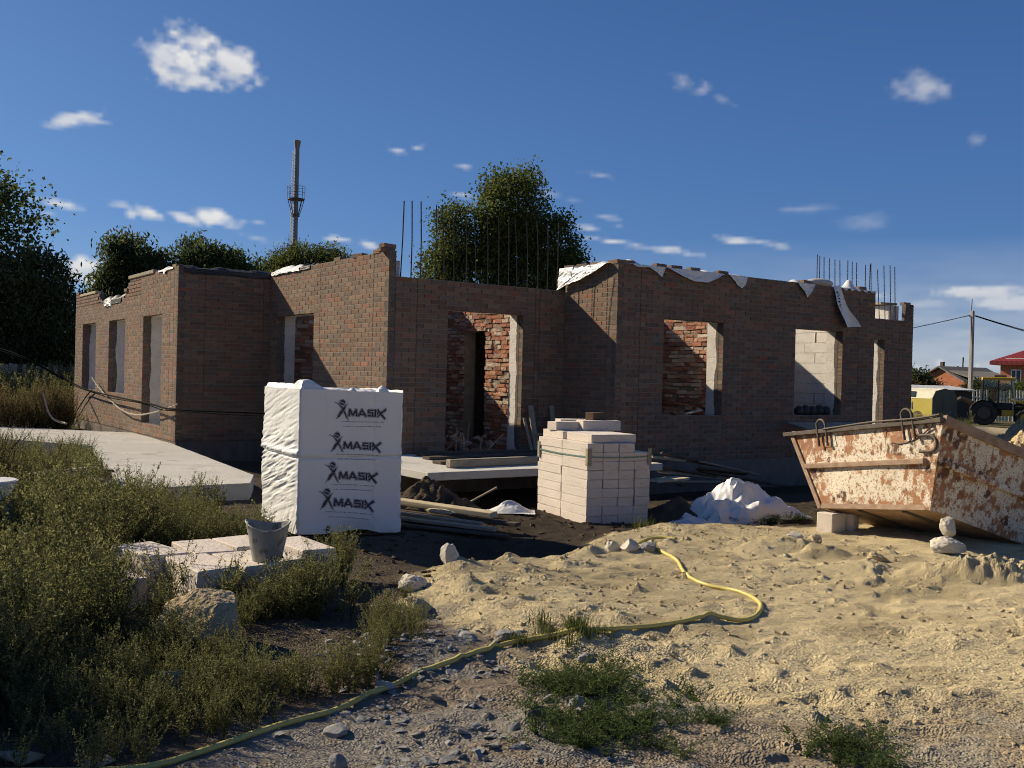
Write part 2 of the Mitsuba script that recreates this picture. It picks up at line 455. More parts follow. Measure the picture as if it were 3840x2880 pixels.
def lay(F, length, top, holes, joints, foot=ZB, courses=None, L0=0.0, bed=True, hide=None):
    """lays a brick face; top: a number or a function of u; holes: (u0, u1, z0, z1); joints: straight vertical joints"""
    topf = top if callable(top) else (lambda u: top)
    k = 0
    z = foot
    zmax = max(topf(u) for u in np.linspace(L0, length, 200))
    while z + COURSE * 0.6 < zmax:
        z1 = z + BH
        cuts = [(L0, length)]
        for h in holes:
            if h[2] < z + BH * 0.6 and h[3] > z + BH * 0.4:
                new = []
                for a, b in cuts:
                    if h[1] <= a or h[0] >= b:
                        new.append((a, b))
                    else:
                        if h[0] > a:
                            new.append((a, h[0]))
                        if h[1] < b:
                            new.append((h[1], b))
                cuts = new
        pieces = []
        for a, b in cuts:
            js = [a] + sorted(j for j in joints if a + 0.05 < j < b - 0.05) + [b]
            pieces += list(zip(js[:-1], js[1:]))
        for a, b in pieces:
            u = a
            first = 0.125 if k % 2 else 0.25
            if b - a < 0.3:
                first = b - a
            while u < b - 0.02:
                e = min(u + first, b)
                if b - e < 0.05:
                    e = b
                g = 0.0105 if e < b else (0.012 if any(abs(b - j) < 1e-6 for j in joints) else 0.0)
                mid = 0.5 * (u + e)
                if z1 < topf(mid) + 0.02:
                    pr_ = rb.normal(0.0, 0.001)
                    zz = rb.normal(0, 0.001)
                    v, f = brick_mesh(F, u, max(e - g, u + 0.02) if g else e, z + zz, z1 + zz, pr_)
                    c = W(F.o + mid * F.u + np.array([0, 0, z]))
                    to = EYE - c
                    dist = np.linalg.norm(to)
                    nw = W(F.n)
                    show = (e - u) * max(to @ nw, 0) / dist ** 3
                    if hide and hide(mid, z):
                        show = 0
                    BRICKS.append((show, v, f, tone()))
                u = e
                first = 0.25 + 0.0105
            if bed and z1 < topf(0.5 * (a + b)) + 0.02:
                # the bed joint on top of the course, a flush strip cut where the wall's top falls
                n = max(1, int((b - a) / 0.3))
                us = np.linspace(a, b, n + 1)
                for p, q in zip(us[:-1], us[1:]):
                    if z1 + 0.012 < topf(0.5 * (p + q)) + 0.03:
                        d0, d1 = -0.028, -0.0035
                        vv = F.at(np.array([p, q, q, p] * 2), np.array([d0] * 4 + [d1] * 4), np.array([z1 - 0.001, z1 - 0.001, z1 + 0.0107, z1 + 0.0107] * 2))
                        BEDS.add(vv, np.array([[4, 5, 6, 7], [3, 2, 6, 7], [0, 1, 5, 4]]))
        # the dark back of the joints
        for a, b in cuts:
            n = max(1, int((b - a) / 0.26))
            us = np.linspace(a, b, n + 1)
            for p, q in zip(us[:-1], us[1:]):
                if z1 < topf(0.5 * (p + q)) + 0.02:
                    vv = F.at(np.array([p, q, q, p] * 2), np.array([-LEAF + 0.004] * 4 + [-0.016] * 4), np.array([z, z, z + COURSE - 0.002, z + COURSE - 0.002] * 2))
                    BACK.add(vv, QB)
        z += COURSE
        k += 1


def nd(y):
    return np.array(y, float)


# the five outer faces that the viewer sees, and the two behind the corners
FA = Face((X1, Y1, 0), (0, 1, 0), (-1, 0, 0))
FB = Face((X1, Y1, 0), (1, 0, 0), (0, -1, 0))
FC = Face((X2, Y3, 0), (0, 1, 0), (-1, 0, 0))
FD = Face((X2, Y3, 0), (1, 0, 0), (0, -1, 0))
FE = Face((X4, Y5, 0), (0, 1, 0), (-1, 0, 0))
FF = Face((X4, Y5, 0), (1, 0, 0), (0, -1, 0))
FG = Face((X6, Y3, 0), (1, 0, 0), (0, -1, 0))


def topA(u):
    Y = u + Y1
    if Y > 26.85:
        return ZT
    if Y > 24.95:
        return ZT - 0.12
    return float(np.interp(Y, [18, 21.60, 21.62, 21.85, 21.86, 22.05, 22.06, 22.45, 22.46, 24.05, 24.06, 24.35, 24.36, 24.65, 24.66, 24.95],
                           [ZT, ZT, ZT - .07, ZT - .07, ZT - .23, ZT - .23, ZT - .38, ZT - .38, ZT - .45, ZT - .45, ZT - .38, ZT - .38, ZT - .3, ZT - .3, ZT - .15, ZT - .15]))


WA = [(19.205 - Y1, 20.585 - Y1, ZB + 0.23, HEAD), (22.055 - Y1, 23.545 - Y1, SILL, HEAD), (24.86 - Y1, 26.36 - Y1, SILL, HEAD)]
WC = [(16.10 - Y3, 17.865 - Y3, 0.30, HEAD)]
WD = [(7.965 - X2, 9.412 - X2, 0.30, HEAD)]
WF = [(11.292 - X4, 12.696 - X4, SILL, HEAD), (14.587 - X4, 15.96 - X4, SILL, HEAD)]
WG = [(17.80 - X6, 19.25 - X6, 0.30, HEAD)]
lay(FA, YE - Y1, topA, WA, [0.5, 0.255, 2.62], hide=lambda u, z: False)
lay(FB, X2 - X1 + 0.0, ZT - 0.03, [], [0.5, X2 - X1 - 0.12], L0=0.0)
lay(FC, Y1 - Y3, ZT, WC, [0.515, 2.53], hide=lambda u, z: z < 1.45)
lay(FD, X4 - X2, lambda u: ZT if u < 0.125 else ZL, WD, [0.125, 0.5, X4 - X2 - .52, 2.75], hide=lambda u, z: z < 0.6)
lay(FE, Y3 - Y5, ZT, [], [0.26, 0.645, 0.99])
lay(FF, X6 - X4, ZT, WF, [0.5, X6 - X4 - 0.5], hide=lambda u, z: z < 0.85)
lay(FG, X8 - X6, lambda u: ZL if u < X8 - X6 - 0.15 else ZT, WG, [0.5, X8 - X6 - 0.5], hide=lambda u, z: z < 0.95)
# brick returns in the openings (reveals of the outer leaf)
for F, hs in ((FA, WA), (FC, WC)):
    for h in hs:
        lay(Face(F.o + h[1] * F.u, -F.n, -F.u), LEAF - 0.006, h[3], [], [], foot=ZB, L0=0.003, hide=lambda u, z, s=h[2]: z < s)
for F, hs in ((FD, WD), (FF, WF), (FG, WG)):
    for h in hs:
        lay(Face(F.o + h[1] * F.u, -F.n, -F.u), LEAF - 0.006, h[3], [], [], foot=ZB, L0=0.003, hide=lambda u, z, s=h[2]: z < s)
order = sorted(range(len(BRICKS)), key=lambda i: -BRICKS[i][0])
first = set(order[:300])
wall_key = BLD + '__facing_wall'
rest, n_b = MB(), 0
for i, (s_, v, f, c) in enumerate(BRICKS):
    if i in first:
        k = numbered(wall_key + '__brick')
        scene[k] = mikit.ply(trimesh.Trimesh(v, f, process=False), brick_m, color=np.tile(c, (len(v), 1)))
    else:
        rest.add(v, f, c)
put(wall_key + '__mortar', BACK.mesh(), mortar_m)
put(wall_key + '__bed_joints', BEDS.mesh(), bed_m)
labels[wall_key + '__bed_joints'] = {'kind': 'stuff'}
put(wall_key + '__bricks_beyond', rest.mesh(), brick_m, color=rest.colors())
labels[wall_key + '__bricks_beyond'] = {'kind': 'stuff'}

# ---- the inner leaf of pale aerated blocks
core = MB()


def bbox(x0, x1, y0, y1, z0, z1, mb=core, col=None):
    mb.add(W(corners(x0, x1, y0, y1, z0, z1)), QB, col)


def wall_core(along, lo, hi, a, b, top, holes, foot=0.1):
    """a wall core between lo and hi along an axis and a to b across it, with openings"""
    hs = sorted(holes)
    edges = [lo] + [e for h in hs for e in h[:2]] + [hi]
    def bx(p, q, z0, z1):
        if q - p < 1e-3 or z1 - z0 < 1e-3:
            return
        if along == 'x':
            bbox(p, q, a, b, z0, z1)
        else:
            bbox(a, b, p, q, z0, z1)
    for k in range(0, len(edges), 2):
        bx(edges[k], edges[k + 1], foot, top)
    for h in hs:
        bx(h[0], h[1], foot, h[2])
        bx(h[0], h[1], h[3] + 0.015, top)


G_ = LEAF
wall_core('y', Y1 + WALL, YE - WALL, X1 + G_, X1 + WALL, ZT - 0.55, [(h[0] + Y1, h[1] + Y1, h[2] - 0.06, h[3]) for h in WA])
wall_core('x', X1 + G_, X2 + WALL, Y1 + G_, Y1 + WALL, ZT - 0.1, [])
wall_core('y', Y3 + WALL, Y1 + G_, X2 + G_, X2 + WALL, ZT - 0.08, [(h[0] + Y3, h[1] + Y3, 0.28, h[3]) for h in WC])
wall_core('x', X2 + G_, X4 + WALL, Y3 + G_, Y3 + WALL, ZL, [(h[0] + X2, h[1] + X2, 0.28, h[3]) for h in WD])
wall_core('y', Y5 + WALL, Y3 + G_, X4 + G_, X4 + WALL, ZT - 0.05, [])
wall_core('x', X4 + G_, X6 - G_, Y5 + G_, Y5 + WALL, ZT - 0.04, [(h[0] + X4, h[1] + X4, SILL - 0.04, h[3]) for h in WF])
wall_core('y', Y5 + WALL, Y3 + G_, X6 - WALL, X6 - G_, ZT - 0.05, [])
wall_core('x', X6 - WALL, X8 - G_, Y3 + G_, Y3 + WALL, ZL, [(h[0] + X6, h[1] + X6, 0.28, h[3]) for h in WG])
wall_core('y', Y3 + WALL, 18.2, X8 - WALL, X8, ZT, [])
wall_core('x', X8 - WALL, 22.1, 18.2, 18.2 + WALL, ZT, [])
wall_core('y', 18.2 + WALL, YE, 22.1 - WALL, 22.1, ZT, [])
wall_core('x', X1 + G_, 22.1, YE - WALL, YE, ZT - 0.5, [])
part(BLD, 'block_wall', core.mesh(), block_m)
# blocks that show in the openings, one by one, and the ragged mortar between them and the brick leaf


def reveal_blocks(o, inward, into, z0, z1, wide=WALL - LEAF):
    """a stack of blocks in an opening's far jamb: o the jamb's outer corner, inward along the thickness, into the jamb's body"""
    z = z0
    k = 0
    while z < z1 - 0.03:
        h = min(0.2, z1 - z) - 0.006
        s = LEAF + rb.uniform(0.015, 0.035)
        p = np.array([o + inward * s - into * 0.0035, o + inward * (s + wide - 0.03) - into * 0.0035, o + inward * (s + wide - 0.03) + into * 0.05, o + inward * s + into * 0.05])
        j = rb.normal(0, 0.0015, 2)
        p[0] -= into * j[0]
        p[1] -= into * j[1]
        v = np.vstack([np.c_[p[:, :2], np.full(4, z)], np.c_[p[:, :2], np.full(4, z + h)]])
        part(BLD, 'block_wall__block', trimesh.Trimesh(W(v), np.vstack([QB[:, [0, 1, 2]], QB[:, [0, 2, 3]]]), process=False), block_m)
        z += 0.2
    # mortar squeezed out beside the brick leaf
    n = int((z1 - z0) / 0.03)
    zs = np.linspace(z0, z1, n)
    wv = 0.02 + 0.055 * np.clip(F3(zs * 3.1 + o[0] * 7, o[1] * 3.0, 4, 2) * 1.5 - 0.35, 0, 1) + 0.012 * rb.random(n)
    vv, ff = [], []
    for i in range(n):
        for (d, t) in ((LEAF - 0.012, 0.004), (LEAF - 0.004, 0.007), (LEAF + wv[i], 0.0075), (LEAF + wv[i] + 0.006, -0.002)):
            q = o + inward * d - into * t
            vv.append([q[0], q[1], zs[i]])
    for i in range(n - 1):
        for m in range(3):
            a = i * 4 + m
            ff.append([a, a + 1, a + 5, a + 4])
    q4 = np.array(ff)
    part(BLD, 'block_wall__squeezed_mortar', trimesh.Trimesh(W(np.array(vv)), np.vstack([q4[:, [0, 1, 2]], q4[:, [0, 2, 3]]]), process=False), mortar_m, smooth=40)


XP, YP = np.array([1.0, 0, 0]), np.array([0, 1.0, 0])
for h in WA:
    reveal_blocks(np.array([X1, Y1 + h[1], 0]), XP, YP, max(h[2], ZB + .2), h[3])
for h in WC:
    reveal_blocks(np.array([X2, Y3 + h[1], 0]), XP, YP, 0.4, h[3])
for h in WD:
    reveal_blocks(np.array([X2 + h[1], Y3, 0]), YP, XP, 0.4, h[3])
for h in WF:
    reveal_blocks(np.array([X4 + h[1], Y5, 0]), YP, XP, SILL, h[3])
for h in WG:
    reveal_blocks(np.array([X6 + h[1], Y3, 0]), YP, XP, 0.4, h[3])

# ---- inner walls of reclaimed rough brick
red = np.array([(.33, .145, .095), (.32, .165, .11), (.28, .125, .085), (.37, .21, .15), (.40, .31, .24), (.27, .125, .09), (.34, .25, .19), (.21, .11, .085), (.42, .35, .29), (.36, .29, .23)])
RUB = BLD + '__inner_wall'
rubble_back, rub_rest = MB(), MB()
n_rub = [0]


def rubble(F, L, z0, z1, gaps=(), pick=True, seed=1):
    """rough bricks of mixed kind and broken faces, deeply recessed between"""
    r = np.random.default_rng(seed)
    z = z0
    while z < z1 - 0.03:
        h = r.uniform(0.066, 0.086)
        u = -r.uniform(0, 0.2)
        while u < L:
            w = r.choice([0.12, 0.17, 0.21, 0.25, 0.25])
            a, b = max(u, 0.0), min(u + w - r.uniform(.008, .025), L)
            u += w
            if b - a < 0.03 or r.random() < 0.035:
                continue
            zz0, zz1 = z + r.uniform(0, .006), min(z + h - r.uniform(.006, .022), z1)
            if any(g[0] < 0.5 * (a + b) < g[1] and g[2] < zz0 + .03 < g[3] for g in gaps):
                continue
            d = r.uniform(-0.012, 0.022)
            us = np.array([a, b, b, a, a, b, b, a]) + r.normal(0, .006, 8)
            zs = np.array([zz0, zz0, zz1, zz1] * 2) + r.normal(0, .005, 8)
            ds = np.array([-0.05] * 4 + [d] * 4) + r.normal(0, .006, 8)
            v = F.at(np.clip(us, 0, L), ds, zs)
            c = red[r.integers(len(red))] * r.uniform(0.75, 1.15)
            if pick and n_rub[0] < 300:
                n_rub[0] += 1
                k = numbered(RUB + '__rough_brick')
                scene[k] = mikit.ply(trimesh.Trimesh(v, np.vstack([QB[:, [0, 1, 2]], QB[:, [0, 2, 3]]]), process=False), rough_m, color=np.tile(c, (8, 1)))
            else:
                rub_rest.add(v, QB, c)
        z += h


# behind the door: wall along Y at X = 9.8 with a doorway, and the walls across that shade it
FR1 = Face((9.8, 13.70, 0), (0, 1, 0), (-1, 0, 0))
rubble(FR1, 1.33, 0.3, 3.0, seed=2)
FR1b = Face((9.8, 15.77, 0), (0, 1, 0), (-1, 0, 0))
rubble(FR1b, 0.74, 0.3, 3.0, seed=3)
FR1c = Face((9.8, 15.03, 0), (0, 1, 0), (-1, 0, 0))
rubble(FR1c, 0.74, 2.40, 3.1, seed=9)
for a, b, z0, z1 in ((13.70, 15.03, 0.1, 3.0), (15.77, 16.80, 0.1, 3.0), (15.03, 15.77, 2.40, 3.1)):
    bbox(9.815, 10.05, a, b, z0, z1, rubble_back)
FR2 = Face((7.30, 16.50, 0), (1, 0, 0), (0, -1, 0))
rubble(FR2, 9.0 - 7.30, 0.3, 2.36, seed=4)
bbox(7.3, 9.0, 16.515, 16.8, 0.1, 2.36, rubble_back)
bbox(9.0, 9.8, 16.515, 16.8, 0.1, 3.19, rubble_back)
FR2b = Face((9.0, 16.50, 0), (1, 0, 0), (0, -1, 0))
rubble(FR2b, 0.8, 0.3, 3.19, seed=14)
bbox(11.25, 11.45, 13.75, 14.6, 0.1, 2.8, rubble_back)  # corridor wall added beyond the doorway so the opening looks dark
bbox(10.06, 11.45, 13.75, 14.61, 2.8, 2.95, rubble_back)  # ceiling slab added over the unseen corridor to keep daylight out
bbox(10.06, 11.45, 14.88, 16.9, 2.8, 2.95, rubble_back)
bbox(10.06, 11.45, 16.91, 17.1, 0.1, 2.95, rubble_back)
bbox(11.25, 11.45, 14.88, 16.9, 0.1, 2.8, rubble_back)
# a pier of the same brick left of the doorway
FR3 = Face((8.50, 15.30, 0), (1, 0, 0), (0, -1, 0))
rubble(FR3, 0.25, 0.3, 2.75, seed=5)
bbox(8.50, 8.75, 15.31, 15.55, 0.1, 2.75, rubble_back)
# behind the first window
FR4 = Face((13.3, Y5 + WALL, 0), (0, 1, 0), (-1, 0, 0))
rubble(FR4, 14.62 - Y5 - WALL, 0.5, 3.1, gaps=((0.06, 0.30, 2.22, 2.42),), seed=6)
bbox(13.42, 13.6, Y5 + WALL, 14.61, 0.1, 3.1, rubble_back)
bbox(13.315, 13.42, Y5 + WALL, 14.61, 0.1, 2.215, rubble_back)
bbox(13.315, 13.42, Y5 + WALL, 14.61, 2.425, 3.1, rubble_back)
bbox(13.315, 13.42, Y5 + WALL, Y5 + WALL + .06, 2.215, 2.425, rubble_back)
bbox(13.315, 13.42, Y5 + WALL + .30, 14.61, 2.215, 2.425, rubble_back)
# the wall across the back of the front rooms
bbox(X4 + WALL, X6 - WALL, 14.62, 14.87, 0.1, 3.06, rubble_back)
# behind the opening in the lit wing wall
FR5 = Face((8.6, 15.45, 0), (0, 1, 0), (-1, 0, 0))
FR6 = Face((X2 + WALL, 18.35, 0), (1, 0, 0), (0, -1, 0))
rubble(FR6, 2.4, 0.3, 3.2, seed=8)
bbox(X2 + WALL, 9.7, 18.365, 18.6, 0.1, 3.2, rubble_back)
put(RUB + '__mortar', rubble_back.mesh(), rubmortar_m)
put(RUB + '__rough_bricks_beyond', rub_rest.mesh(), rough_m, color=rub_rest.colors())
labels[RUB + '__rough_bricks_beyond'] = {'kind': 'stuff'}
# the white block wall behind the second window: every block its own piece
rw = np.random.default_rng(17)
mb2 = MB()
for k in range(14):
    z = 0.6 + k * 0.2
    y = Y5 + WALL - (0.3 if k % 2 else 0.05)
    while y < 14.55:
        a, b = max(y, Y5 + WALL), min(y + 0.6, 14.6)
        gap = rw.uniform(.004, .04) if rw.random() < .6 else 0.006
        if b - a > 0.08:
            v = corners(16.0 + rw.normal(0, .002), 16.2, a, b - gap, z, z + 0.1935)
            part(BLD, 'inner_block_wall__block', trimesh.Trimesh(W(v), np.vstack([QB[:, [0, 1, 2]], QB[:, [0, 2, 3]]]), process=False), block_m)
        y += 0.6
bbox(16.012, 16.3, Y5 + WALL, 14.61, 0.1, ZT - 0.05, mb2)
put(numbered(BLD + '__inner_block_wall__mortar'), mb2.mesh(), mortar_m)
# concrete floor and plinth, floor of rooms
fl = MB()
plinth = MB()
for p in (((X1 + .02, X2 + .3, Y1 + .02, YE - .02)), ((X2 + .02, X8 - .02, Y3 + .02, YE - .02)), ((X4 + .02, X6 - .02, Y5 + .02, Y3 + .1))):
    bbox(p[0] + .2, p[1], p[2] + .2, p[3], -0.6, 0.30 if p[0] < X2 else 0.29, fl)
plm = mat('plinth', two(bump(pr(proc(lambda p, n, uv: mix((0.11, 0.09, 0.075), (0.23, 0.20, 0.175), fbm(p.x * 9, p.y * 9, p.z * 3, 4))), 0.95, 0.1), lambda p, n, uv: fbm(p.x * 16, p.y * 16, p.z * 7, 3), 0.03)))
for (x0, x1, y0, y1) in ((X1 + .015, X1 + .37, Y1 + .015, YE), (X1 + .015, X2 + .3, Y1 + .015, Y1 + .4), (X2 + .015, X2 + .37, Y3 + .015, Y1), (X2 + .015, X4 + .3, Y3 + .012, Y3 + .4),
                         (X4 + .015, X4 + .37, Y5 + .015, Y3 + .1), (X4 + .015, X6 - .015, Y5 + .012, Y5 + .4), (X6 - .37, X6 - .015, Y5 + .015, Y3 + .1), (X6 - .1, X8 - .015, Y3 + .012, Y3 + .4)):
    bbox(x0, x1, y0, y1, -0.7, ZB - 0.004, plinth)
part(BLD, 'plinth', plinth.mesh(), plm)
part(BLD, 'floor', fl.mesh(), mortar_m)
# wall-top lintel strip and rebars
steel_m = mat('rebar', pr((0.045, 0.04, 0.045), 0.6, 0.4, metallic=0.3))
for (x, y0, y1, ys) in [(7.30, 7.26, 2.67, 13.62), (7.44, 7.45, 2.69, 13.62), (7.60, 7.62, 2.70, 13.62), (7.88, 7.88, 2.68, 13.62), (7.99, 8.06, 2.69, 13.62), (8.18, 8.24, 2.66, 13.62), (8.43, 8.47, 2.68, 13.62),
                        (8.58, 8.66, 2.66, 13.62), (8.84, 8.89, 2.62, 13.62), (9.07, 9.10, 2.63, 13.62), (9.27, 9.30, 2.64, 13.62), (9.40, 9.48, 2.64, 13.62), (9.64, 9.69, 2.62, 13.62), (9.86, 9.91, 2.62, 13.62),
                        (10.09, 10.11, 2.63, 13.62), (10.32, 10.31, 2.64, 13.62)]:
    rr = 0.011 if x < 7.7 else 0.0085
    part(BLD, 'rebar', tube_mesh(W(np.array([[y0, ys, 2.9], [0.5 * (x + y0) + .01, ys, 3.7], [x, ys, y1 + 1.6]])), rr, 6), steel_m)
for (x, xb, z) in [(15.57, 15.58, 2.47), (15.64, 15.68, 2.45), (15.77, 15.82, 2.44), (15.93, 15.98, 2.43), (16.10, 16.16, 2.42), (16.25, 16.33, 2.42), (16.50, 16.54, 2.44), (16.64, 16.69, 2.43), (16.78, 16.83, 2.42),
                   (17.07, 17.09, 2.40), (17.24, 17.33, 2.45), (17.46, 17.61, 2.34), (17.67, 17.79, 2.44), (17.88, 17.98, 2.46), (18.04, 18.13, 2.44), (17.22, 17.20, 2.42)]:
    q = 13.62 / 12.3
    part(BLD, 'rebar', tube_mesh(W(np.array([[xb * q - (.1 if z < 2.4 else 0) * 0, 13.62, 2.7], [x * q, 13.62, z * q + 1.6]])), 0.0095, 6), steel_m)
# ------------------------------------------------------------------ things lying on and against the house
ro = np.random.default_rng(77)
film_m = mat('film', two(pr((0.62, 0.63, 0.62), 0.36, 0.5)))
dark_film_m = mat('dark_film', two(pr((0.025, 0.025, 0.028), 0.55, 0.4)))
wood_m = mat('grey_wood', two(pr(proc(lambda p, n, uv: mix((0.20, 0.175, 0.13), (0.34, 0.30, 0.23), fbm(p.x * 9, p.y * 9, p.z * 30, 4))), 0.9, 0.15)))
pale_wood_m = mat('pale_wood', two(pr(proc(lambda p, n, uv: mix((0.34, 0.29, 0.19), (0.50, 0.44, 0.31), fbm(p.x * 9, p.y * 9, p.z * 30, 4))), 0.9, 0.15)))
dark_wood_m = mat('dark_wood', two(pr(proc(lambda p, n, uv: mix((0.055, 0.045, 0.035), (0.12, 0.10, 0.08), fbm(p.x * 9, p.y * 9, p.z * 30, 4))), 0.9, 0.15)))
concrete_m = mat('concrete', two(bump(pr(proc(lambda p, n, uv: mix(mix((0.37, 0.36, 0.32), (0.50, 0.49, 0.45), fbm(p.x * 0.9 + 2.0 * fbm(p.x * .7, p.y * .7, 0, 2), p.y * 3.5, p.z, 4)), (0.29, 0.28, 0.25), 0.7 * smoothstep(0.58, 0.7, fbm(p.x * 3, p.y * 3, p.z * 3, 4)))), 0.93, 0.15),
                                     lambda p, n, uv: fbm(p.x * 14, p.y * 14, p.z * 14, 3), 0.008)))
paleblock_m = mat('pale_block', two(bump(pr(proc(lambda p, n, uv: mix((0.50, 0.445, 0.385), (0.58, 0.525, 0.465), n01(p, 4.0)) * (1 - 0.12 * smoothstep(0.62, 0.74, n01(p, 21.0, 3.0)))), 0.95, 0.1), lambda p, n, uv: fbm(p.x * 50, p.y * 50, p.z * 50, 2), 0.004)))
black_m = mat('black_plastic', pr((0.012, 0.012, 0.014), 0.5, 0.4))


def loose_brick(x, y, z, rot, label, group='loose facing bricks on the wall tops', tilt=0.0, l=0.25, w=0.12, h=0.066):
    m = bevel_box(l, w, h, 0.004, ro, 0.0015)
    v = euler(m.vertices, tilt, 0, 0)
    v = rotz(v, rot) + [x, y, z + h / 2]
    mm = trimesh.Trimesh(W(v), m.faces, process=False)
    c = tone()
    return single('loose_brick', label, 'brick', mm, brick_m, color=np.tile(c, (len(v), 1)), group=group)


ORD = ['first', 'second', 'third', 'fourth', 'fifth', 'sixth', 'seventh', 'eighth', 'ninth', 'tenth', 'eleventh', 'twelfth']
HP = math.pi / 2
for k in range(3):
    loose_brick(X4 + 0.05 + 0.125 * k, Y5 + 0.14, ZT, HP, 'dark loose brick atop the middle building corner, %s of three side by side' % ORD[k])
for k, x in enumerate((11.24, 11.59, 12.02, 12.70)):
    loose_brick(x, Y5 + 0.10, ZT + 0.012, ro.uniform(-.1, .1), 'dark loose brick weighing down the sheet on the front wall, %s from the left' % ORD[k])
loose_brick(14.95, Y5 + 0.12, ZT + 0.02, 0.1, 'dark loose brick beside the short torn sheet near the right end of the front wall')
loose_brick(16.62, Y5 + 0.12, ZT + 0.02, 0.05, 'dark flat loose brick at the far right end of the front wall top')
for k, y in enumerate((13.32, 12.98, 12.62)):
    loose_brick(X4 + 0.12, y, ZT + 0.01, HP + .1, 'dark loose brick on the short lit wall above the draped sheet, %s from left' % ORD[k])
loose_brick(X2 + 0.02, Y3 + 0.15, ZT, 0.0, 'dark loose brick at the bottom of the pile on the corner left of the rods')
loose_brick(X2 + 0.06, Y3 + 0.18, ZT + .068, 0.25, 'dark loose brick topmost in the pile on the corner left of the rods')
loose_brick(X2 + 0.05, Y3 + 0.42, ZT, HP, 'dark loose brick just behind the pile at the top corner over the doorway wall')
loose_brick(X2 + 0.06, 14.45, ZT, HP + .2, 'dark loose brick on top of the lit wing wall, nearest to the corner pile')
loose_brick(X2 + 0.06, 15.2, ZT, HP, 'dark loose brick half way along the top of the lit wing wall')
loose_brick(X2 + 0.08, 16.05, ZT - .03, HP - .2, 'dark loose brick on the lit wing wall beside the crumpled film')
loose_brick(X1 + 0.06, Y1 + 0.28, ZT, HP, 'brown loose brick at the top of the left building corner')
loose_brick(X1 + 0.06, 22.35, ZT - .40, HP, 'brown loose brick at the bottom of the notch in the left wall top')
loose_brick(X1 + 0.03, 21.98, ZT - .25, HP, 'brown loose brick sticking out of the stepped edge of the notch in the left wall')
loose_brick(X8 - 0.15, Y3 + 0.12, ZT, 0.0, 'dark loose brick on top of the right end of the far set back wall')


def wall_sheet(label, F, u0, u1, hem, ztop=ZT, depth=0.28, stand=0.05, hump=None, seed=1, fold=0.02, skew=0.0, nu=80, nv=34, m=None, cat_='plastic sheet', group=None, name='plastic_sheet'):
    u = np.linspace(u0, u1, nu)
    hz = np.array([hem(a) for a in u])
    nt = 9
    P = np.zeros((nu, nv, 3))
    for j in range(nv):
        if j < nt:
            t = j / (nt - 1)
            d = -depth + t * (depth + stand * .6)
            z = np.full(nu, ztop + 0.016) + (np.array([hump(a) for a in u]) * math.sin(math.pi * min(t * 1.1, 1)) if hump else 0) + 0.012 * (F3(u * 9 + seed, t * 3, 3, seed) - .3)
            du = 0 * u
            dd = np.full(nu, d)
        else:
            t = (j - nt + 1) / (nv - nt)
            L = np.maximum(ztop - hz, 0.004)
            z = ztop + 0.012 - L * t
            k = np.clip(L / 0.15, 0, 1)
            w = F3(u * 5 + t * 3.5 * skew + seed, t * 2.2, 4, seed) - .5
            r = np.abs(F3(u * 7 - t * 5 * skew + 2 * seed, t * 3, 3, seed + 3) - .5)
            dd = stand * (.6 + .55 * t) + fold * 2.4 * w * k - fold * 3.0 * r * k * (.4 + .6 * t)
            dd = np.maximum(dd, 0.014)
            du = 0.03 * (F3(u * 3 + seed, t * 2 + 4, 2, seed) - .5) * t
        P[:, j] = F.at(u + du, dd, z)
    f = grid_faces(nu, nv)
    return single(name, label, cat_, trimesh.Trimesh(P.reshape(-1, 3), np.vstack([f[:, [0, 1, 2]], f[:, [0, 2, 3]]]), process=False), m or film_m, smooth=True, group=group)


def ip(xs, ys):
    return lambda a: float(np.interp(a, xs, ys))


Z0 = 1.6
wall_sheet('white plastic sheet draped over the short sunlit wall, its hem slanting up to the corner', FE, 12.12 - Y5, 13.42 - Y5, ip([12.10 - Y5, 12.25 - Y5, 12.5 - Y5, 12.78 - Y5, 13.2 - Y5, 13.42 - Y5], [Z0 + 1.83, Z0 + 1.775, Z0 + 1.68, Z0 + 1.6, Z0 + 1.53, Z0 + 1.46]),
           stand=0.10, hump=lambda a: 0.06 * math.exp(-((a - (12.45 - Y5)) / .15) ** 2), seed=3, fold=0.02, skew=1.0)
wall_sheet('grey plastic sheet just right of the middle corner, ending in a torn tail', FF, 10.42 - X4, 11.26 - X4,
           ip(np.array([10.42, 10.5, 10.64, 10.9, 11.05, 11.2, 11.26]) - X4, Z0 + np.array([1.85, 1.83, 1.78, 1.80, 1.74, 1.66, 1.80])), hump=lambda a: 0.09 * math.exp(-((a - .36) / .14) ** 2), seed=5, stand=0.04)
wall_sheet('long grey sagging plastic sheet under the loose bricks of the front wall', FF, 11.24 - X4, 12.62 - X4, ip(np.array([11.24, 11.4, 11.65, 11.92, 12.25, 12.5, 12.62]) - X4, Z0 + np.array([1.83, 1.79, 1.71, 1.645, 1.65, 1.76, 1.83])), seed=8, stand=0.05,
           fold=.012, hump=lambda a: 0.05 * math.exp(-((a - (12.3 - X4)) / .1) ** 2))
wall_sheet('small pointed white sheet tongue hanging from the middle of the front wall top', FF, 12.72 - X4, 13.22 - X4, ip(np.array([12.72, 12.8, 13.0, 13.08, 13.17, 13.22]) - X4, Z0 + np.array([1.84, 1.80, 1.65, 1.61, 1.68, 1.83])), seed=11, stand=0.04, hump=lambda a: .03 * math.sin(a * 40) ** 2)
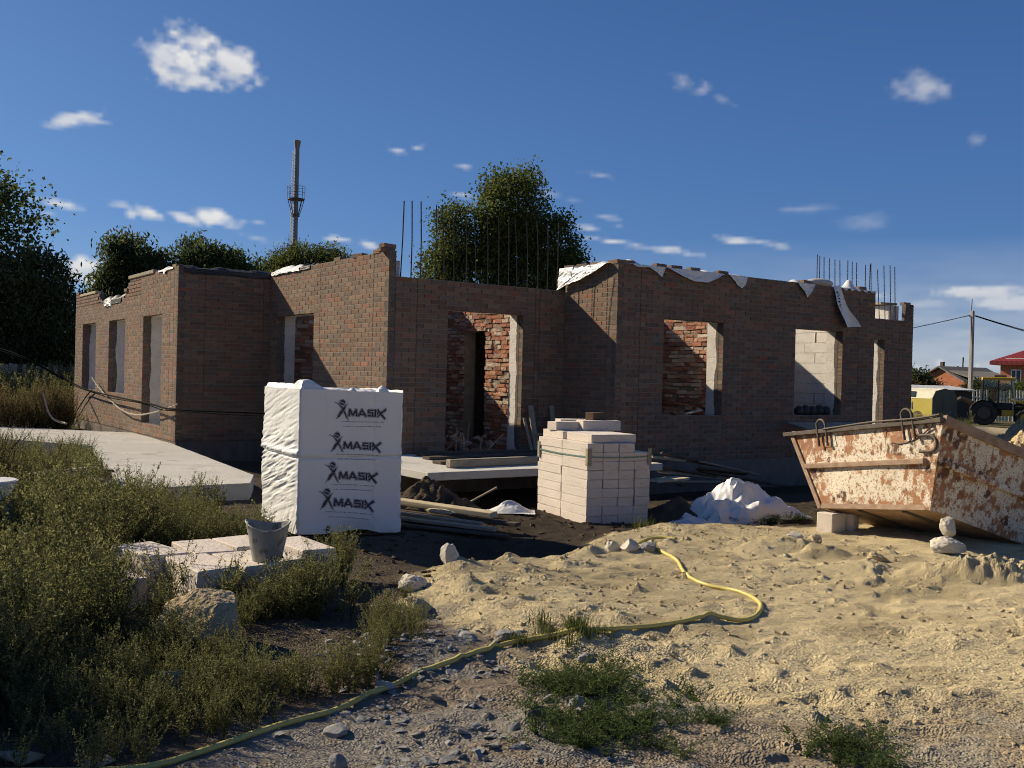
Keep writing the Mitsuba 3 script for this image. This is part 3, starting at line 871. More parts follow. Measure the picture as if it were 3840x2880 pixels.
wall_sheet('crumpled pointed white sheet tongue over the second window', FF, 14.55 - X4, 15.05 - X4, ip(np.array([14.55, 14.62, 14.8, 14.86, 14.92, 14.98, 15.05]) - X4, Z0 + np.array([1.82, 1.76, 1.62, 1.56, 1.62, 1.70, 1.83])), seed=14, stand=0.05, hump=lambda a: .07 * math.exp(-((a - (14.66 - X4)) / .1) ** 2), fold=.03)
# the half full sack and the long film strip that hangs beside it
sv = trimesh.creation.icosphere(3)
q = sv.vertices * [0.34, 0.17, 0.085]
q = q * (1 + 0.10 * (meshkit.fbm(q * 7, 3, 4)[:, None] - .5))
single('filled_sack', 'pale half full sack lying on the front wall top over the second window', 'sack', trimesh.Trimesh(W(q + [15.38, Y5 + .12, ZT + .07]), sv.faces, process=False), mat('sack', two(pr((0.42, 0.41, 0.38), .8, .2))), smooth=True)
u = np.linspace(0, 1, 16)
t = np.linspace(0, 1, 40)
uu, tt = np.meshgrid(u, t, indexing='ij')
xl = 15.58 + 0.24 * tt ** 1.6 + 0.02 * np.sin(tt * 9)
wd = 0.20 + 0.26 * tt
dd = 0.03 + 0.09 * tt + 0.045 * np.sin(uu * 5.0 + tt * 2) * (.4 + tt) + 0.02 * (F3(uu * 5, tt * 8, 3, 3) - .5)
zz = ZT + 0.02 - 0.77 * tt ** 0.97 + 0.03 * uu
P = FF.at((xl + wd * uu) - X4, dd + .01, zz)
f4 = grid_faces(16, 40)
strip = thing('plastic_strip', 'long white film strip with dark print hanging down beside the second window', 'plastic sheet')
part(strip, 'film', trimesh.Trimesh(P.reshape(-1, 3), np.vstack([f4[:, [0, 1, 2]], f4[:, [0, 2, 3]]]), process=False), film_m, smooth=True)
pm = MB()
for k in range(13):
    i, j = 1 + (k % 3), 5 + int(k * 1.5)
    a, b = P[i, j], P[i + 2, j + 1]
    e = P[i, j + 1]
    nn = np.cross(e - a, P[i + 2, j] - a)
    nn /= np.linalg.norm(nn)
    if nn @ (EYE - a) < 0:
        nn = -nn
    pm.add(np.array([a, P[i + 2, j], b, e]) + nn * .006, np.array([[0, 1, 2, 3]]))
part(strip, 'print', pm.mesh(), black_m)
wall_sheet('ragged white sheet along the right end of the front wall top, below the rods', FF, 15.82 - X4, 16.92 - X4, lambda a: Z0 + 1.80 - .02 * math.sin(a * 30), seed=19, stand=0.02, hump=lambda a: 0.16 * math.exp(-((a - (16.28 - X4)) / .11) ** 2) + .03 * math.sin(a * 17) ** 2, fold=.02)
wall_sheet('crumpled white film along the far end of the lit wing wall top', FC, 16.75 - Y3, 18.12 - Y3, lambda a: ZT - 0.05 - .06 * (F3(a * 3, 2, 3, 6) - .3), seed=23, stand=0.03, hump=lambda a: 0.10 * (.3 + float(F3(a * 4, 1, 3, 2))), fold=.04)
wall_sheet('dark torn film scrap on the lit wing wall top beside the white film', FC, 16.3 - Y3, 16.8 - Y3, lambda a: ZT - 0.05, seed=24, stand=0.02, hump=lambda a: 0.07 * (.3 + float(F3(a * 6, 1, 3, 2))), fold=.04, m=dark_film_m, name='dark_film')
wall_sheet('white twisted film scrap lying on the left wall top near its right corner', FA, 18.5 - Y1, 19.5 - Y1, lambda a: ZT - 0.03 - .05 * math.exp(-((a - .85) / .1) ** 2), seed=29, stand=0.02, hump=lambda a: 0.02 + .06 * math.exp(-((a - 1.1) / .12) ** 2), fold=.02)
wall_sheet('black crumpled roofing film along the top of the shaded return wall', FB, 0.1, X2 - X1 + .1, lambda a: ZT - 0.10 - .05 * float(F3(a * 4, 3, 3, 4)), ztop=ZT - .03, seed=31, stand=0.03, hump=lambda a: 0.10 * float(F3(a * 5, 1, 4, 2)), fold=.05, m=dark_film_m, name='dark_film')
wall_sheet('black film with white scraps in the notch of the left wall top', FA, 22.4 - Y1, 24.9 - Y1, lambda a: topA(a) - .02, ztop=ZT - .36, depth=.32, seed=33, stand=0.01, hump=lambda a: 0.16 * float(F3(a * 4, 1, 4, 2)), fold=.04, m=dark_film_m, name='dark_film')
wall_sheet('small white film scrap in the notch of the left wall top', FA, 23.35 - Y1, 24.0 - Y1, lambda a: ZT - .5, ztop=ZT - .38, depth=.2, seed=35, stand=0.03, hump=lambda a: 0.12 * float(F3(a * 8, 1, 4, 2)), fold=.05)


def plank(p, q, w, h, label, m, group=None, name='plank', roll=0.0, cat_='plank'):
    """a board from p to q (world), w wide, h thick"""
    p, q = np.array(p, float), np.array(q, float)
    d = q - p
    L = np.linalg.norm(d)
    d /= L
    s = np.cross(d, [0, 0, 1.0])
    s /= np.linalg.norm(s) + 1e-9
    u_ = np.cross(s, d)
    s, u_ = s * math.cos(roll) + u_ * math.sin(roll), -s * math.sin(roll) + u_ * math.cos(roll)
    b = bevel_box(L, w, h, min(h, w) * .12, ro, 0.002)
    v = b.vertices[:, :1] * d + b.vertices[:, 1:2] * s + b.vertices[:, 2:] * u_ + (p + q) / 2
    return single(name, label, cat_, trimesh.Trimesh(v, b.faces, process=False), m, group=group)


def PB(x, y, z):
    return W(np.array([x, y, z]))


plank(PB(X1 + .04, 19.8, ZT + .03), PB(X1 + .04, 21.75, ZT + .03), .14, .07, 'pale timber lying on the left wall top between the notch and the film scrap', wood_m, name='timber', cat_='timber')
plank(PB(X1 + .06, 24.98, ZT - .09), PB(X1 + .06, 26.75, ZT - .09), .14, .06, 'pale timber on the lower left wall top near the far end', pale_wood_m, name='timber', cat_='timber')
plank(PB(X8 - .3, 13.75, ZT + .04), PB(X8 + .05, 15.6, ZT + .1), .5, .05, 'grey board lying on top of the far right wall above the pale blocks', wood_m, name='board', cat_='board')
# porch slab before the doorway, and timbers on it
b = bevel_box(10.2 - 6.19, 13.30 - 10.75, 0.105, .008)
single('porch_slab', 'thin concrete slab laid before the doorway, sunlit at its left end', 'slab', trimesh.Trimesh(W(b.vertices + [(10.2 + 6.19) / 2, (13.3 + 10.75) / 2, .30]), b.faces, process=False), concrete_m)
plank(PB(6.75, 11.2, .41), PB(9.4, 11.35, .41), .12, .11, 'grey squared timber lying along the front of the porch slab', wood_m, name='timber', cat_='timber')
plank(PB(6.9, 11.75, .375), PB(9.7, 11.9, .375), .22, .04, 'dark flat board on the porch slab behind the squared timber', dark_wood_m)
plank(PB(7.1, 12.4, .375), PB(9.6, 12.45, .375), .2, .04, 'dark flat board on the porch slab, second behind the squared timber', dark_wood_m)
plank(PB(7.3, 12.95, .38), PB(9.8, 12.9, .38), .22, .05, 'dark flat board on the porch slab close under the doorway', dark_wood_m)
for k, (xt, zt, xb, zb, yb, w) in enumerate(((9.45, .9, 9.33, .36, 12.85, .045), (9.57, 1.11, 9.42, .36, 12.85, .09), (10.01, 1.11, 9.78, .36, 12.8, .08))):
    plank(PB(xb, yb, zb), PB(xt, 13.28, zt), w, .035, 'grey plank leaning on the shaded wall right of the doorway, %s from the left' % ORD[k], wood_m, group=None, roll=.2)
plank(PB(9.36, 12.9, .66), PB(9.82, 13.1, .64), .06, .03, 'short crosspiece board between the planks leaning right of the doorway', wood_m)
# sticks and rubble heaped inside the doorway
heap = thing('scrap_heap', 'dark heap of sticks and rubble on the floor just inside the doorway', 'rubble')
for k in range(16):
    a = ro.uniform(0, 6.28)
    p = np.array([8.15 + ro.uniform(-.15, .9), 13.5 + ro.uniform(-.1, .6), .36])
    q = p + [ro.uniform(-.25, .25), ro.uniform(-.2, .2), ro.uniform(.08, .5)]
    part(heap, 'stick', tube_mesh(W(np.array([p, (p + q) / 2 + .02, q])), .010, 5), wood_m if k % 3 else pale_wood_m)
for k in range(12):
    b = bevel_box(ro.uniform(.08, .24), .11, .07, .006, ro, .012)
    v = euler(b.vertices, ro.uniform(-.6, .6), ro.uniform(-.6, .6), ro.uniform(0, 3))
    part(heap, 'broken_brick', trimesh.Trimesh(W(v + [8.1 + ro.uniform(-.05, 1.1), 13.75 + ro.uniform(-.2, .5), .36 + ro.uniform(0, .15)]), b.faces, process=False), rough_m, color=np.tile(red[ro.integers(9)] * .7, (len(v), 1)))
# poles, rods and boards before the front wall
for k, (a, za, b_, zb) in enumerate([(10.38, .40, 10.81, .32), (10.63, .45, 11.51, .25), (10.4, .27, 11.65, .04), (10.65, .17, 11.59, .04), (11.59, .13, 12.83, -.11), (11.0, -.06, 11.72, -.1), (10.38, .02, 11.72, -.05),
                                     (10.76, .37, 11.8, .19), (11.51, .17, 12.25, .07), (11.92, .02, 12.83, -.12), (12.83, -.11, 13.39, -.18), (10.37, .2, 11.03, .15), (11.46, .3, 12.52, .05)]):
    plank(PB(a - .2, 11.0 + .04 * (k % 5), za + .03), PB(b_ + .1, 11.05 + .05 * (k % 4), zb + .02), ro.choice([.05, .08, .11]), .03, 'thin weathered pole heaped below the front wall, right of the pale block stack', wood_m if k % 3 == 0 else dark_wood_m, group='poles heaped below the front wall', name='pole', cat_='pole', roll=ro.uniform(-.5, .5))
plank(PB(9.95, 10.75, .10), PB(10.75, 10.9, .10), .30, .03, 'short bright board lying just right of the pale block stack', pale_wood_m, name='board', cat_='board')
for k in range(6):
    x = 14.25 + .36 * k
    plank(PB(x, 11.25, .79), PB(x + .16, 11.8, .86), .27, .03, 'grey board of the low deck under the second window, %s from the left' % ORD[k], wood_m, group='boards of the trestle deck', name='deck_board', cat_='board')
for k in range(3):
    plank(PB(14.4 + .9 * k, 11.5, -.2), PB(14.4 + .9 * k, 11.5, .78), .06, .06, 'upright post below the deck under the second window, %s from the left' % ORD[k], dark_wood_m, group='posts of the trestle deck', name='post', cat_='post', roll=.1)
for k, x in enumerate((14.98, 15.16, 15.36, 15.56, 15.76, 15.94)):
    q = sv.vertices * [0.10, 0.085, 0.11 + .02 * (k % 2)]
    q = q * (1 + .16 * (meshkit.fbm(q * 9 + k, 3, 4)[:, None] - .5))
    q[:, 2] = np.maximum(q[:, 2], -.07)
    if x < 15.9:
        single('dark_bag', 'small black lumpy bag on the second window sill, %s from the left' % ORD[k], 'bag', trimesh.Trimesh(W(q + [x, Y5 + .2, SILL + .065]), sv.faces, process=False), black_m, smooth=True, group='black bags on the window sill')
plank(PB(11.95, Y5 + .15, SILL + .02), PB(12.3, Y5 + .1, SILL + .09), .12, .02, 'scrap of pale board on the sill of the first window', pale_wood_m, name='board', cat_='board')
# earth bank beside the wrapped pallet
def mound(name, label, cx, cy, rx, ry, h, m, seed, ang=0.0, n=60, rough=.35, kind=None, freq=6, sharp=1.0):
    g = np.linspace(-1, 1, n)
    a, b_ = np.meshgrid(g, g, indexing='ij')
    r = np.sqrt(a * a + b_ * b_)
    k = np.clip(1 - r, 0, 1) ** sharp
    x, y = a * rx, b_ * ry
    c, s = math.cos(ang), math.sin(ang)
    X, Y = cx + c * x - s * y, cy + s * x + c * y
    z = hgt(X, Y, False) - .05 + h * k * (1 + rough * (F3(x * freq, y * freq, 4, seed) - .5) * 2) + .05 * S(k, 0, .15)
    z += h * .16 * k ** .3 * (F3(x * freq * 4, y * freq * 4, 3, seed + 1) - .5) * (k > 0)
    f = grid_faces(n, n)
    return single(name, label, cat_=None, mesh=None) if False else single(name, label, 'heap', trimesh.Trimesh(np.stack([X, Y, z], -1).reshape(-1, 3), np.vstack([f[:, [0, 1, 2]], f[:, [0, 2, 3]]]), process=False), m, smooth=50)


soil_m = mat('soil', two(bump(pr(proc(lambda p, n, uv: mix((0.035, 0.027, 0.02), (0.11, 0.085, 0.06), fbm(p.x * 7, p.y * 7, p.z * 7, 4))), 0.95, 0.1), lambda p, n, uv: fbm(p.x * 30, p.y * 30, p.z * 30, 3), 0.02)))
sand_m = mat('sand_heap', two(bump(pr(proc(lambda p, n, uv: mix((0.36, 0.275, 0.15), (0.52, 0.41, 0.25), fbm(p.x * 5, p.y * 5, p.z * 5, 4))), 0.95, 0.1), lambda p, n, uv: fbm(p.x * 16, p.y * 16, p.z * 16, 4), 0.05)))
mound('earth_heap', 'dark crumbly heap of earth between the wrapped pallet and the porch slab', -0.95, 11.5, .75, .6, .42, soil_m, 41, rough=.5)
mound('earth_heap', 'low dark earth bank right of the pale block stack', 2.0, 11.55, .5, .5, .2, soil_m, 43, rough=.5)
mound('sand_heap', 'big pale heap of sand at the right edge behind the rusty skip', 11.6, 21.0, 2.1, 1.7, 1.75, sand_m, 44, rough=.22, n=120, sharp=.9, freq=3)
# planks lying behind the wrapped pallet
for k, (p, q, w, h, l, m) in enumerate([((-1.6, 11.05, .20), (-.15, 10.14, .16), .13, .06, 'thick sunlit plank topmost in the plank pile right of the wrapped pallet', pale_wood_m),
                                        ((-1.7, 10.75, .12), (-.27, 9.98, .09), .1, .03, 'thin grey plank in the pile right of the wrapped pallet, below the thick one', wood_m),
                                        ((-1.6, 10.45, .10), (-.12, 9.75, .07), .1, .03, 'thin grey plank at the front of the pile right of the wrapped pallet', wood_m),
                                        ((-1.6, 10.62, .06), (-.2, 9.85, .04), .11, .03, 'dark plank at the bottom of the pile right of the wrapped pallet', dark_wood_m),
                                        ((-1.6, 10.95, .10), (.1, 10.05, .08), .12, .04, 'dark plank running farthest right in the pile behind the wrapped pallet', dark_wood_m),
                                        ((-1.5, 10.25, .05), (.0, 9.62, .03), .1, .025, 'narrow dark lath lying in front of the plank pile', dark_wood_m)]):
    plank(p, q, w, h, l, m)
v = sv.vertices * [.16, .05, .03] * (1 + .7 * (meshkit.fbm(sv.vertices * 3, 3, 4)[:, None] - .5))
single('paper_scrap', 'crumpled pale paper scrap lying on the plank pile', 'paper', trimesh.Trimesh(rotz(v, -.5) + [-.72, 10.3, .16], sv.faces, process=False), pale_wood_m)
plank((-.75, 11.9, -.1), (-.15, 11.95, .24), .03, .02, 'thin stick propped against the underside of the porch slab', wood_m, name='stick', cat_='stick')

# ------------------------------------------------------------------ the pallet of blocks wrapped in white printed film
PA, PBn = 1.04, 1.22
E1, E2 = np.array([.872, .490, 0]), np.array([-.490, .872, 0])
PN = np.array([-1.969, 9.175, 0])
PZ0, PZ1 = 0.03, 1.425
NP_ = 300
rc = 0.022


def peri(s):
    """point and outward normal along the rounded rectangle; s from the near corner along the right face, in metres"""
    s = np.asarray(s, float) % (2 * (PA + PBn))
    p = np.zeros(s.shape + (3,))
    n = np.zeros(s.shape + (3,))
    for lo, hi, o, d, nn in ((0, PA, PN, E1, -E2), (PA, PA + PBn, PN + E1 * PA, E2, E1), (PA + PBn, 2 * PA + PBn, PN + E1 * PA + E2 * PBn, -E1, E2), (2 * PA + PBn, 2 * (PA + PBn) + 1e-9, PN + E2 * PBn, -E2, -E1)):
        m_ = (s >= lo) & (s < hi)
        t_ = s[m_] - lo
        p[m_] = o + t_[:, None] * d
        a_ = np.clip(1 - t_ / rc, 0, 1)
        b_ = np.clip(1 - (hi - lo - t_) / rc, 0, 1)
        p[m_] -= nn * (rc * .6 * (np.maximum(a_, b_) ** 2))[:, None]
        n[m_] = nn
    return p, n


def pdisp(s, z):
    """how far the film stands out: folds, tucks, block joints"""
    left = (s > 2 * PA + PBn)
    u_ = np.where(left, 2 * (PA + PBn) - s, s)
    tz = (z - PZ0) / (PZ1 - PZ0)
    w = 0.010 * (F3(s * 3, z * 3, 3, 51) - .5)
    # sideways folds on the sunlit side, thickest at the middle tuck and the foot
    fo = np.abs(F3(u_ * 2.2 + z * 1.5, z * 21 + u_ * 5, 3, 52) - .5)
    am = 0.035 * np.exp(-((tz - .40) / .17) ** 2) + .03 * np.exp(-((tz - .62) / .1) ** 2) + .016
    w = w + np.where(left, am * (.5 - 1.6 * fo) * S(u_, 0.0, .15), 0)
    # drawn folds running to the lower corners
    dg = np.abs(F3((u_ * 1.0 + z * .75) * 18, z * 2, 2, 53) - .5)
    w = w + 0.028 * (.35 - dg) * S(tz, .30, .05) * np.where(left, S(u_, .75, .2), S(u_, .55, .95))
    w = w + np.where(left, 0, 0.014 * np.sin(u_ * 3.0) * S(tz, .35, 0)) + np.where(left, 0, .02 * S(tz, .12, .0) * np.sin(u_ * 7 + .6))
    # tuck round the middle, and faint upright joints
    w = w - 0.014 * np.exp(-((tz - .535) / .006) ** 2) + 0.018 * np.exp(-((tz - .565) / .02) ** 2) * np.where(left, 1, .2)
    for c in (.24, .46, .72):
        w = w - np.where(left, 0.004, .0035) * np.exp(-((u_ - c) / .006) ** 2)
    w = w - np.where(left, 0, .006) * np.exp(-((u_ - .74) / .009) ** 2)
    # corner ruffles
    cr = np.exp(-(np.minimum(np.abs(u_), np.abs(np.where(left, PBn, PA) - u_)) / .03) ** 2)
    w = w + 0.020 * cr * (F3(z * 22, s * 3, 3, 54) - .5)
    return w


def pall(s, z, off=0.0):
    p, n = peri(s)
    p = p + n * (pdisp(s, z) + off)[..., None]
    p[..., 2] = z
    return p


ss = np.linspace(0, 2 * (PA + PBn), 420, endpoint=False)
zs = np.linspace(0, 1, 150)
sg, zg = np.meshgrid(ss, zs, indexing='ij')
hem = PZ0 + .02 + .03 * F3(sg * 2.5, 0 * sg, 3, 58) + np.where((sg > .5) & (sg < PA), -.03 * S(sg, .5, .85) + .0, 0) + .035 * np.exp(-((sg - .62) / .2) ** 2)
topz = PZ1 + .012 * (F3(sg * 5, 0 * sg, 3, 59) - .5) - .02 * S(sg, 0.2, PA) * (sg < PA)
zz = hem + (topz - hem) * zg
P = pall(sg, zz)
f4 = []
nS, nZ = sg.shape
i = np.arange(nS)[:, None] * nZ + np.arange(nZ - 1)[None]
i2 = ((np.arange(nS) + 1) % nS)[:, None] * nZ + np.arange(nZ - 1)[None]
f4 = np.stack([i, i2, i2 + 1, i + 1], -1).reshape(-1, 4)
side = trimesh.Trimesh(P.reshape(-1, 3), np.vstack([f4[:, [0, 1, 2]], f4[:, [0, 2, 3]]]), process=False)
WP = thing('wrapped_block_pallet', 'tall stack of blocks wrapped in white film with four printed company logos', 'pallet')
part(WP, 'film', side, film_m, smooth=True)
# top of the wrapping: crumpled
n = 90
a, b_ = np.meshgrid(np.linspace(0, 1, n), np.linspace(0, 1, n), indexing='ij')
edge = np.minimum(np.minimum(a, 1 - a), np.minimum(b_, 1 - b_))
tp = PN + E1 * (a * PA)[..., None] + E2 * (b_ * PBn)[..., None]
tp[..., 2] = PZ1 - .02 * S(a, .2, 1) + .045 * (np.abs(F3(a * 5, b_ * 5, 4, 61) - .5) * 2) * S(edge, 0, .06) - .012 + .085 * np.exp(-(((a - .10) / .12) ** 2 + ((b_ - .08) / .10) ** 2)) * S(edge, 0, .03) + .05 * np.exp(-((a - .03) / .06) ** 2) * S(b_, 0, .2) * S(edge, 0, .03)
gf = grid_faces(n, n)
part(WP, 'film_top', trimesh.Trimesh(tp.reshape(-1, 3), np.vstack([gf[:, [0, 1, 2]], gf[:, [0, 2, 3]]]), process=False), film_m, smooth=True)
for k, (u_, w_, h_) in enumerate(((.53, .10, .045), (.84, .13, .07))):
    g1, g2 = np.meshgrid(np.linspace(-1, 1, 24), np.linspace(-1, 1, 24), indexing='ij')
    c = PN + E1 * u_ + E2 * .06
    v = c + E1 * (g1 * w_ * .5)[..., None] + E2 * (g2 * .05)[..., None]
    v[..., 2] = PZ1 - .03 + h_ * np.clip(1 - g1 ** 2 * .9, 0, 1) * np.clip(1 - g2 ** 2, 0, 1) ** .5 + .02 * (F3(g1 * 4, g2 * 4 + k, 3, 62) - .5)
    gq = grid_faces(24, 24)
    part(WP, 'film_flap', trimesh.Trimesh(v.reshape(-1, 3), np.vstack([gq[:, [0, 1, 2]], gq[:, [0, 2, 3]]]), process=False), film_m, smooth=True)
# the print: strokes of the letters and of the leaping figure, flat on the film
ink_m = mat('ink', two(pr((0.012, 0.014, 0.035), .5, .4)))
grey_ink_m = mat('grey_ink', two(pr((0.16, 0.16, 0.19), .5, .4)))
pale_ink_m = mat('pale_ink', two(pr((0.42, 0.42, 0.45), .5, .4)))


def stroke(pts, w):
    return LineString(pts).buffer(w, cap_style=2, join_style=2)


def logo():
    h = .105
    L = []
    x = .19
    L += [stroke([(x, 0), (x + .012, h)], .013), stroke([(x + .010, h - .004), (x + .062, .012)], .014), stroke([(x + .060, .012), (x + .112, h - .004)], .014), stroke([(x + .108, h), (x + .120, 0)], .013)]
    x = .335
    L += [stroke([(x, 0), (x + .058, h)], .014), stroke([(x + .052, h), (x + .118, 0)], .014), stroke([(x + .03, .030), (x + .09, .030)], .010)]
    x = .478
    L += [stroke([(x + .095, h - .012), (x + .014, h - .012), (x + .014, h * .54), (x + .088, h * .54), (x + .088, .012), (x, .012)], .0125)]
    x = .60
    L += [stroke([(x, 0), (x + .008, h)], .014)]
    x = .635
    L += [stroke([(x, h), (x + .125, -.03)], .014), stroke([(x - .0, 0), (x + .05, .04)], .013), stroke([(x + .06, .055), (x + .14, h + .012)], .014), Polygon([(x - .005, .075), (x + .03, .055), (x - .005, .03)])]
    # the figure: a ball cut by a ring, two crossing limbs
    f = [Point(.085, .20).buffer(.040).difference(stroke([(.02, .225), (.15, .165)], .005)),
         Polygon([(.0, .19), (.035, .165), (.09, .085), (.16, -.035), (.175, -.042), (.13, .06), (.085, .13), (.03, .185)]),
         Polygon([(.15, .165), (.125, .10), (.10, .07), (.05, -.005), (.005, -.03), (.045, .06), (.075, .085), (.085, .12)])]
    inner = unary_union(L + f)
    return inner


LG = logo()
RING = LG.buffer(.011, join_style=2).difference(LG.buffer(.0055, join_style=2))
HALO = LG.buffer(.0055, join_style=2).difference(LG)
rows = [(.36, 1.195, .50, .60, .0), (.315, .885, .50, .62, .016), (.275, .60, .51, .62, .03), (.225, .345, .53, .62, .045)]


def printed(geom, scale, u0, z0, sag, off):
    ms = []
    for g in getattr(geom, 'geoms', [geom]):
        if g.area < 1e-7:
            continue
        v, f = trimesh.creation.triangulate_polygon(g, engine='earcut')
        m_ = trimesh.Trimesh(np.c_[v, np.zeros(len(v))], f, process=False)
        vv, ff = trimesh.remesh.subdivide_to_size(m_.vertices, m_.faces, .035)
        ms.append(trimesh.Trimesh(vv, ff, process=False))
    m_ = cat(ms)
    x, y = m_.vertices[:, 0] * scale, m_.vertices[:, 1] * scale
    uu_ = u0 + x
    zz_ = z0 + y - .02 * x - sag * (x / .5) ** 2 * .9
    p = pall(uu_, zz_, off)
    return trimesh.Trimesh(p, m_.faces, process=False)


rt = np.random.default_rng(3)
for (u0, z0, w_, _, sag) in rows:
    sc = w_ / .775
    lg = numbered(WP + '__logo')
    put(lg, printed(LG, sc, u0, z0 - .02, sag, .0040), ink_m)
    put(lg + '__outline', printed(RING, sc, u0, z0 - .02, sag, .0036), grey_ink_m)
    put(lg + '__halo', printed(HALO, sc, u0, z0 - .02, sag, .0034), pale_ink_m)
    dash = []
    for r_, (x0, x1, yy) in enumerate(((.07, .74, -.085), (.10, .70, -.155))):
        x = x0
        while x < x1:
            wv = rt.uniform(.006, .022)
            hgt_ = rt.uniform(.008, .012)
            dash.append(sbox(x, yy, min(x + wv, x1), yy + hgt_))
            x += wv + rt.choice([.003, .004, .012])
    part(WP, 'small_print', printed(unary_union(dash), sc, u0, z0 - .02, sag, .0040), grey_ink_m, kind='stuff')
part(WP, 'logo', printed(affinity.translate(LG.intersection(sbox(-.02, .12, .2, .3)), 0, -.14), .64, .245, .075, 0, .004), ink_m)
# timber pallet under it
pw = thing('wooden_pallet', 'dark timber pallet mostly hidden under the white wrapped block stack', 'pallet')
for k in range(3):
    b = bevel_box(PBn - .04, .09, .05, .005)
    v = b.vertices[:, :1] * E2 + b.vertices[:, 1:2] * E1 + b.vertices[:, 2:] * np.array([0, 0, 1]) + PN + E1 * (.12 + .4 * k) + E2 * PBn / 2 + [0, 0, -.01]
    part(pw, 'skid', trimesh.Trimesh(v, b.faces, process=False), dark_wood_m)
for k in range(6):
    b = bevel_box(PA - .05, .12, .022, .004)
    v = b.vertices[:, :1] * E1 + b.vertices[:, 1:2] * E2 + b.vertices[:, 2:] * np.array([0, 0, 1]) + PN + E1 * PA / 2 + E2 * (.09 + .205 * k) + [0, 0, .027]
    part(pw, 'deck_plank', trimesh.Trimesh(v, b.faces, process=False), dark_wood_m)

# ------------------------------------------------------------------ the strapped stack of pale blocks
A1 = np.array([.907, .422, 0])
A2 = np.array([-.422, .907, 0])
SN = np.array([.845, 10.74, -.02])
BS = thing('block_stack', 'strapped stack of pale cream blocks on a timber pallet', 'block stack')
rs = np.random.default_rng(8)


def put_block(x, y, z, lx, ly, lz, label=None, name='block', root=BS, rot=0.0, top=None, group=None):
    b = bevel_box(lx - .003, ly - .003, lz - .002, .004, rs, .0012)
    v = rotz(b.vertices, rot) + [x, y, z + lz / 2]
    v = SN + v[:, :1] * A1 + v[:, 1:2] * A2 + v[:, 2:] * np.array([0, 0, 1])
    m_ = trimesh.Trimesh(v, b.faces, process=False)
    if top:
        return single(name, top, 'block', m_, paleblock_m, group=group)
    return part(root, name, m_, paleblock_m, label=label)


for r_ in range(9):
    for c in range(4):
        for l in range(2):
            if (r_ == 8 and c == 3) or (r_ == 6 and c == 3 and l == 0 and False):
                continue
            j1, j2 = rs.normal(0, .003), rs.normal(0, .004)
            o1 = .012 if (c == 3 and r_ in (2, 3, 4, 5)) else 0
            put_block(.1 + .2 * c + j1 + o1, .3 + .6 * l + j2 + .006 * l, .1 * r_, .197, .598, .1)
for c in range(3):
    put_block(.12 + .2 * c + .05, .34 + .02 * c, .9, .197, .58, .092)
for k in range(3):
    put_block(.16 + .2 * k, .66 + .30, .9, .197, .52, .09)
put_block(.72, .95, .8, .197, .5, .095)
# loose blocks and a brick on top
put_block(.30, .98, .99, .52, .2, .10, name='loose_block', top='pale loose block on top of the strapped stack, leftmost of the three', rot=.12)
put_block(.50, 1.17, .99, .5, .2, .12, name='loose_block', top='pale loose block lying at the back on top of the strapped stack', rot=-.15)
put_block(.62, .86, .99, .50, .2, .12, name='loose_block', top='pale loose block on top of the strapped stack, rightmost of the three', rot=-.05)
b = bevel_box(.25, .12, .09, .004, rs, .002)
v = rotz(b.vertices, .4) + [.66, 1.0, 1.155]
v = SN + v[:, :1] * A1 + v[:, 1:2] * A2 + v[:, 2:] * np.array([0, 0, 1])
single('loose_brick', 'dark brick resting on the loose blocks above the strapped block stack', 'brick', trimesh.Trimesh(v, b.faces, process=False), brick_m, color=np.tile(tones[3] * .6, (len(v), 1)))
strap_m = mat('strap', two(pr((0.10, 0.17, 0.13), .45, .5)))
for z in (.745,):
    lp = np.array([[-.006, 1.21], [-.006, -.006], [.81, -.006], [.81, 1.21]])
    mb = MB()
    for k in range(4):
        p, q = lp[k], lp[(k + 1) % 4]
        sagk = .012 if k in (0, 1) else 0
        for a_, b_ in zip(np.linspace(0, 1, 9)[:-1], np.linspace(0, 1, 9)[1:]):
            for pp, qq in ((p + (q - p) * a_, p + (q - p) * b_),):
                za, zb = z - sagk * math.sin(a_ * math.pi), z - sagk * math.sin(b_ * math.pi)
                vv = np.array([[pp[0], pp[1], za], [qq[0], qq[1], zb], [qq[0], qq[1], zb + .017], [pp[0], pp[1], za + .017]])
                mb.add(SN + vv[:, :1] * A1 + vv[:, 1:2] * A2 + vv[:, 2:] * np.array([0, 0, 1]), np.array([[0, 1, 2, 3]]))
    part(BS, 'strap', mb.mesh(), strap_m)
for (x, y, nx_, ny_) in ((-.008, .006, 0, 1), (.02, -.010, 1, 0), (.79, -.010, 1, 0), (-.008, 1.18, 0, 1)):
    b = bevel_box(.05 if nx_ else .008, .008 if nx_ else .05, .19, .002)
    v = b.vertices + [x, y, .75]
    v = SN + v[:, :1] * A1 + v[:, 1:2] * A2 + v[:, 2:] * np.array([0, 0, 1])
    part(BS, 'edge_protector', trimesh.Trimesh(v, b.faces, process=False), wood_m)
pw2 = thing('wooden_pallet', 'timber pallet with short feet under the strapped pale block stack', 'pallet')
for k in range(3):
    for l in range(3):
        b = bevel_box(.09, .09, .085, .004)
        v = b.vertices + [.06 + .34 * k, .12 + .46 * l, -.07]
        v = SN + v[:, :1] * A1 + v[:, 1:2] * A2 + v[:, 2:] * np.array([0, 0, 1])
        part(pw2, 'foot', trimesh.Trimesh(v, b.faces, process=False), pale_wood_m)
for k in range(6):
    b = bevel_box(.82, .13, .022, .003)
    v = b.vertices + [.4, .07 + .21 * k, -.014]
    v = SN + v[:, :1] * A1 + v[:, 1:2] * A2 + v[:, 2:] * np.array([0, 0, 1])
    part(pw2, 'deck_plank', trimesh.Trimesh(v, b.faces, process=False), pale_wood_m)

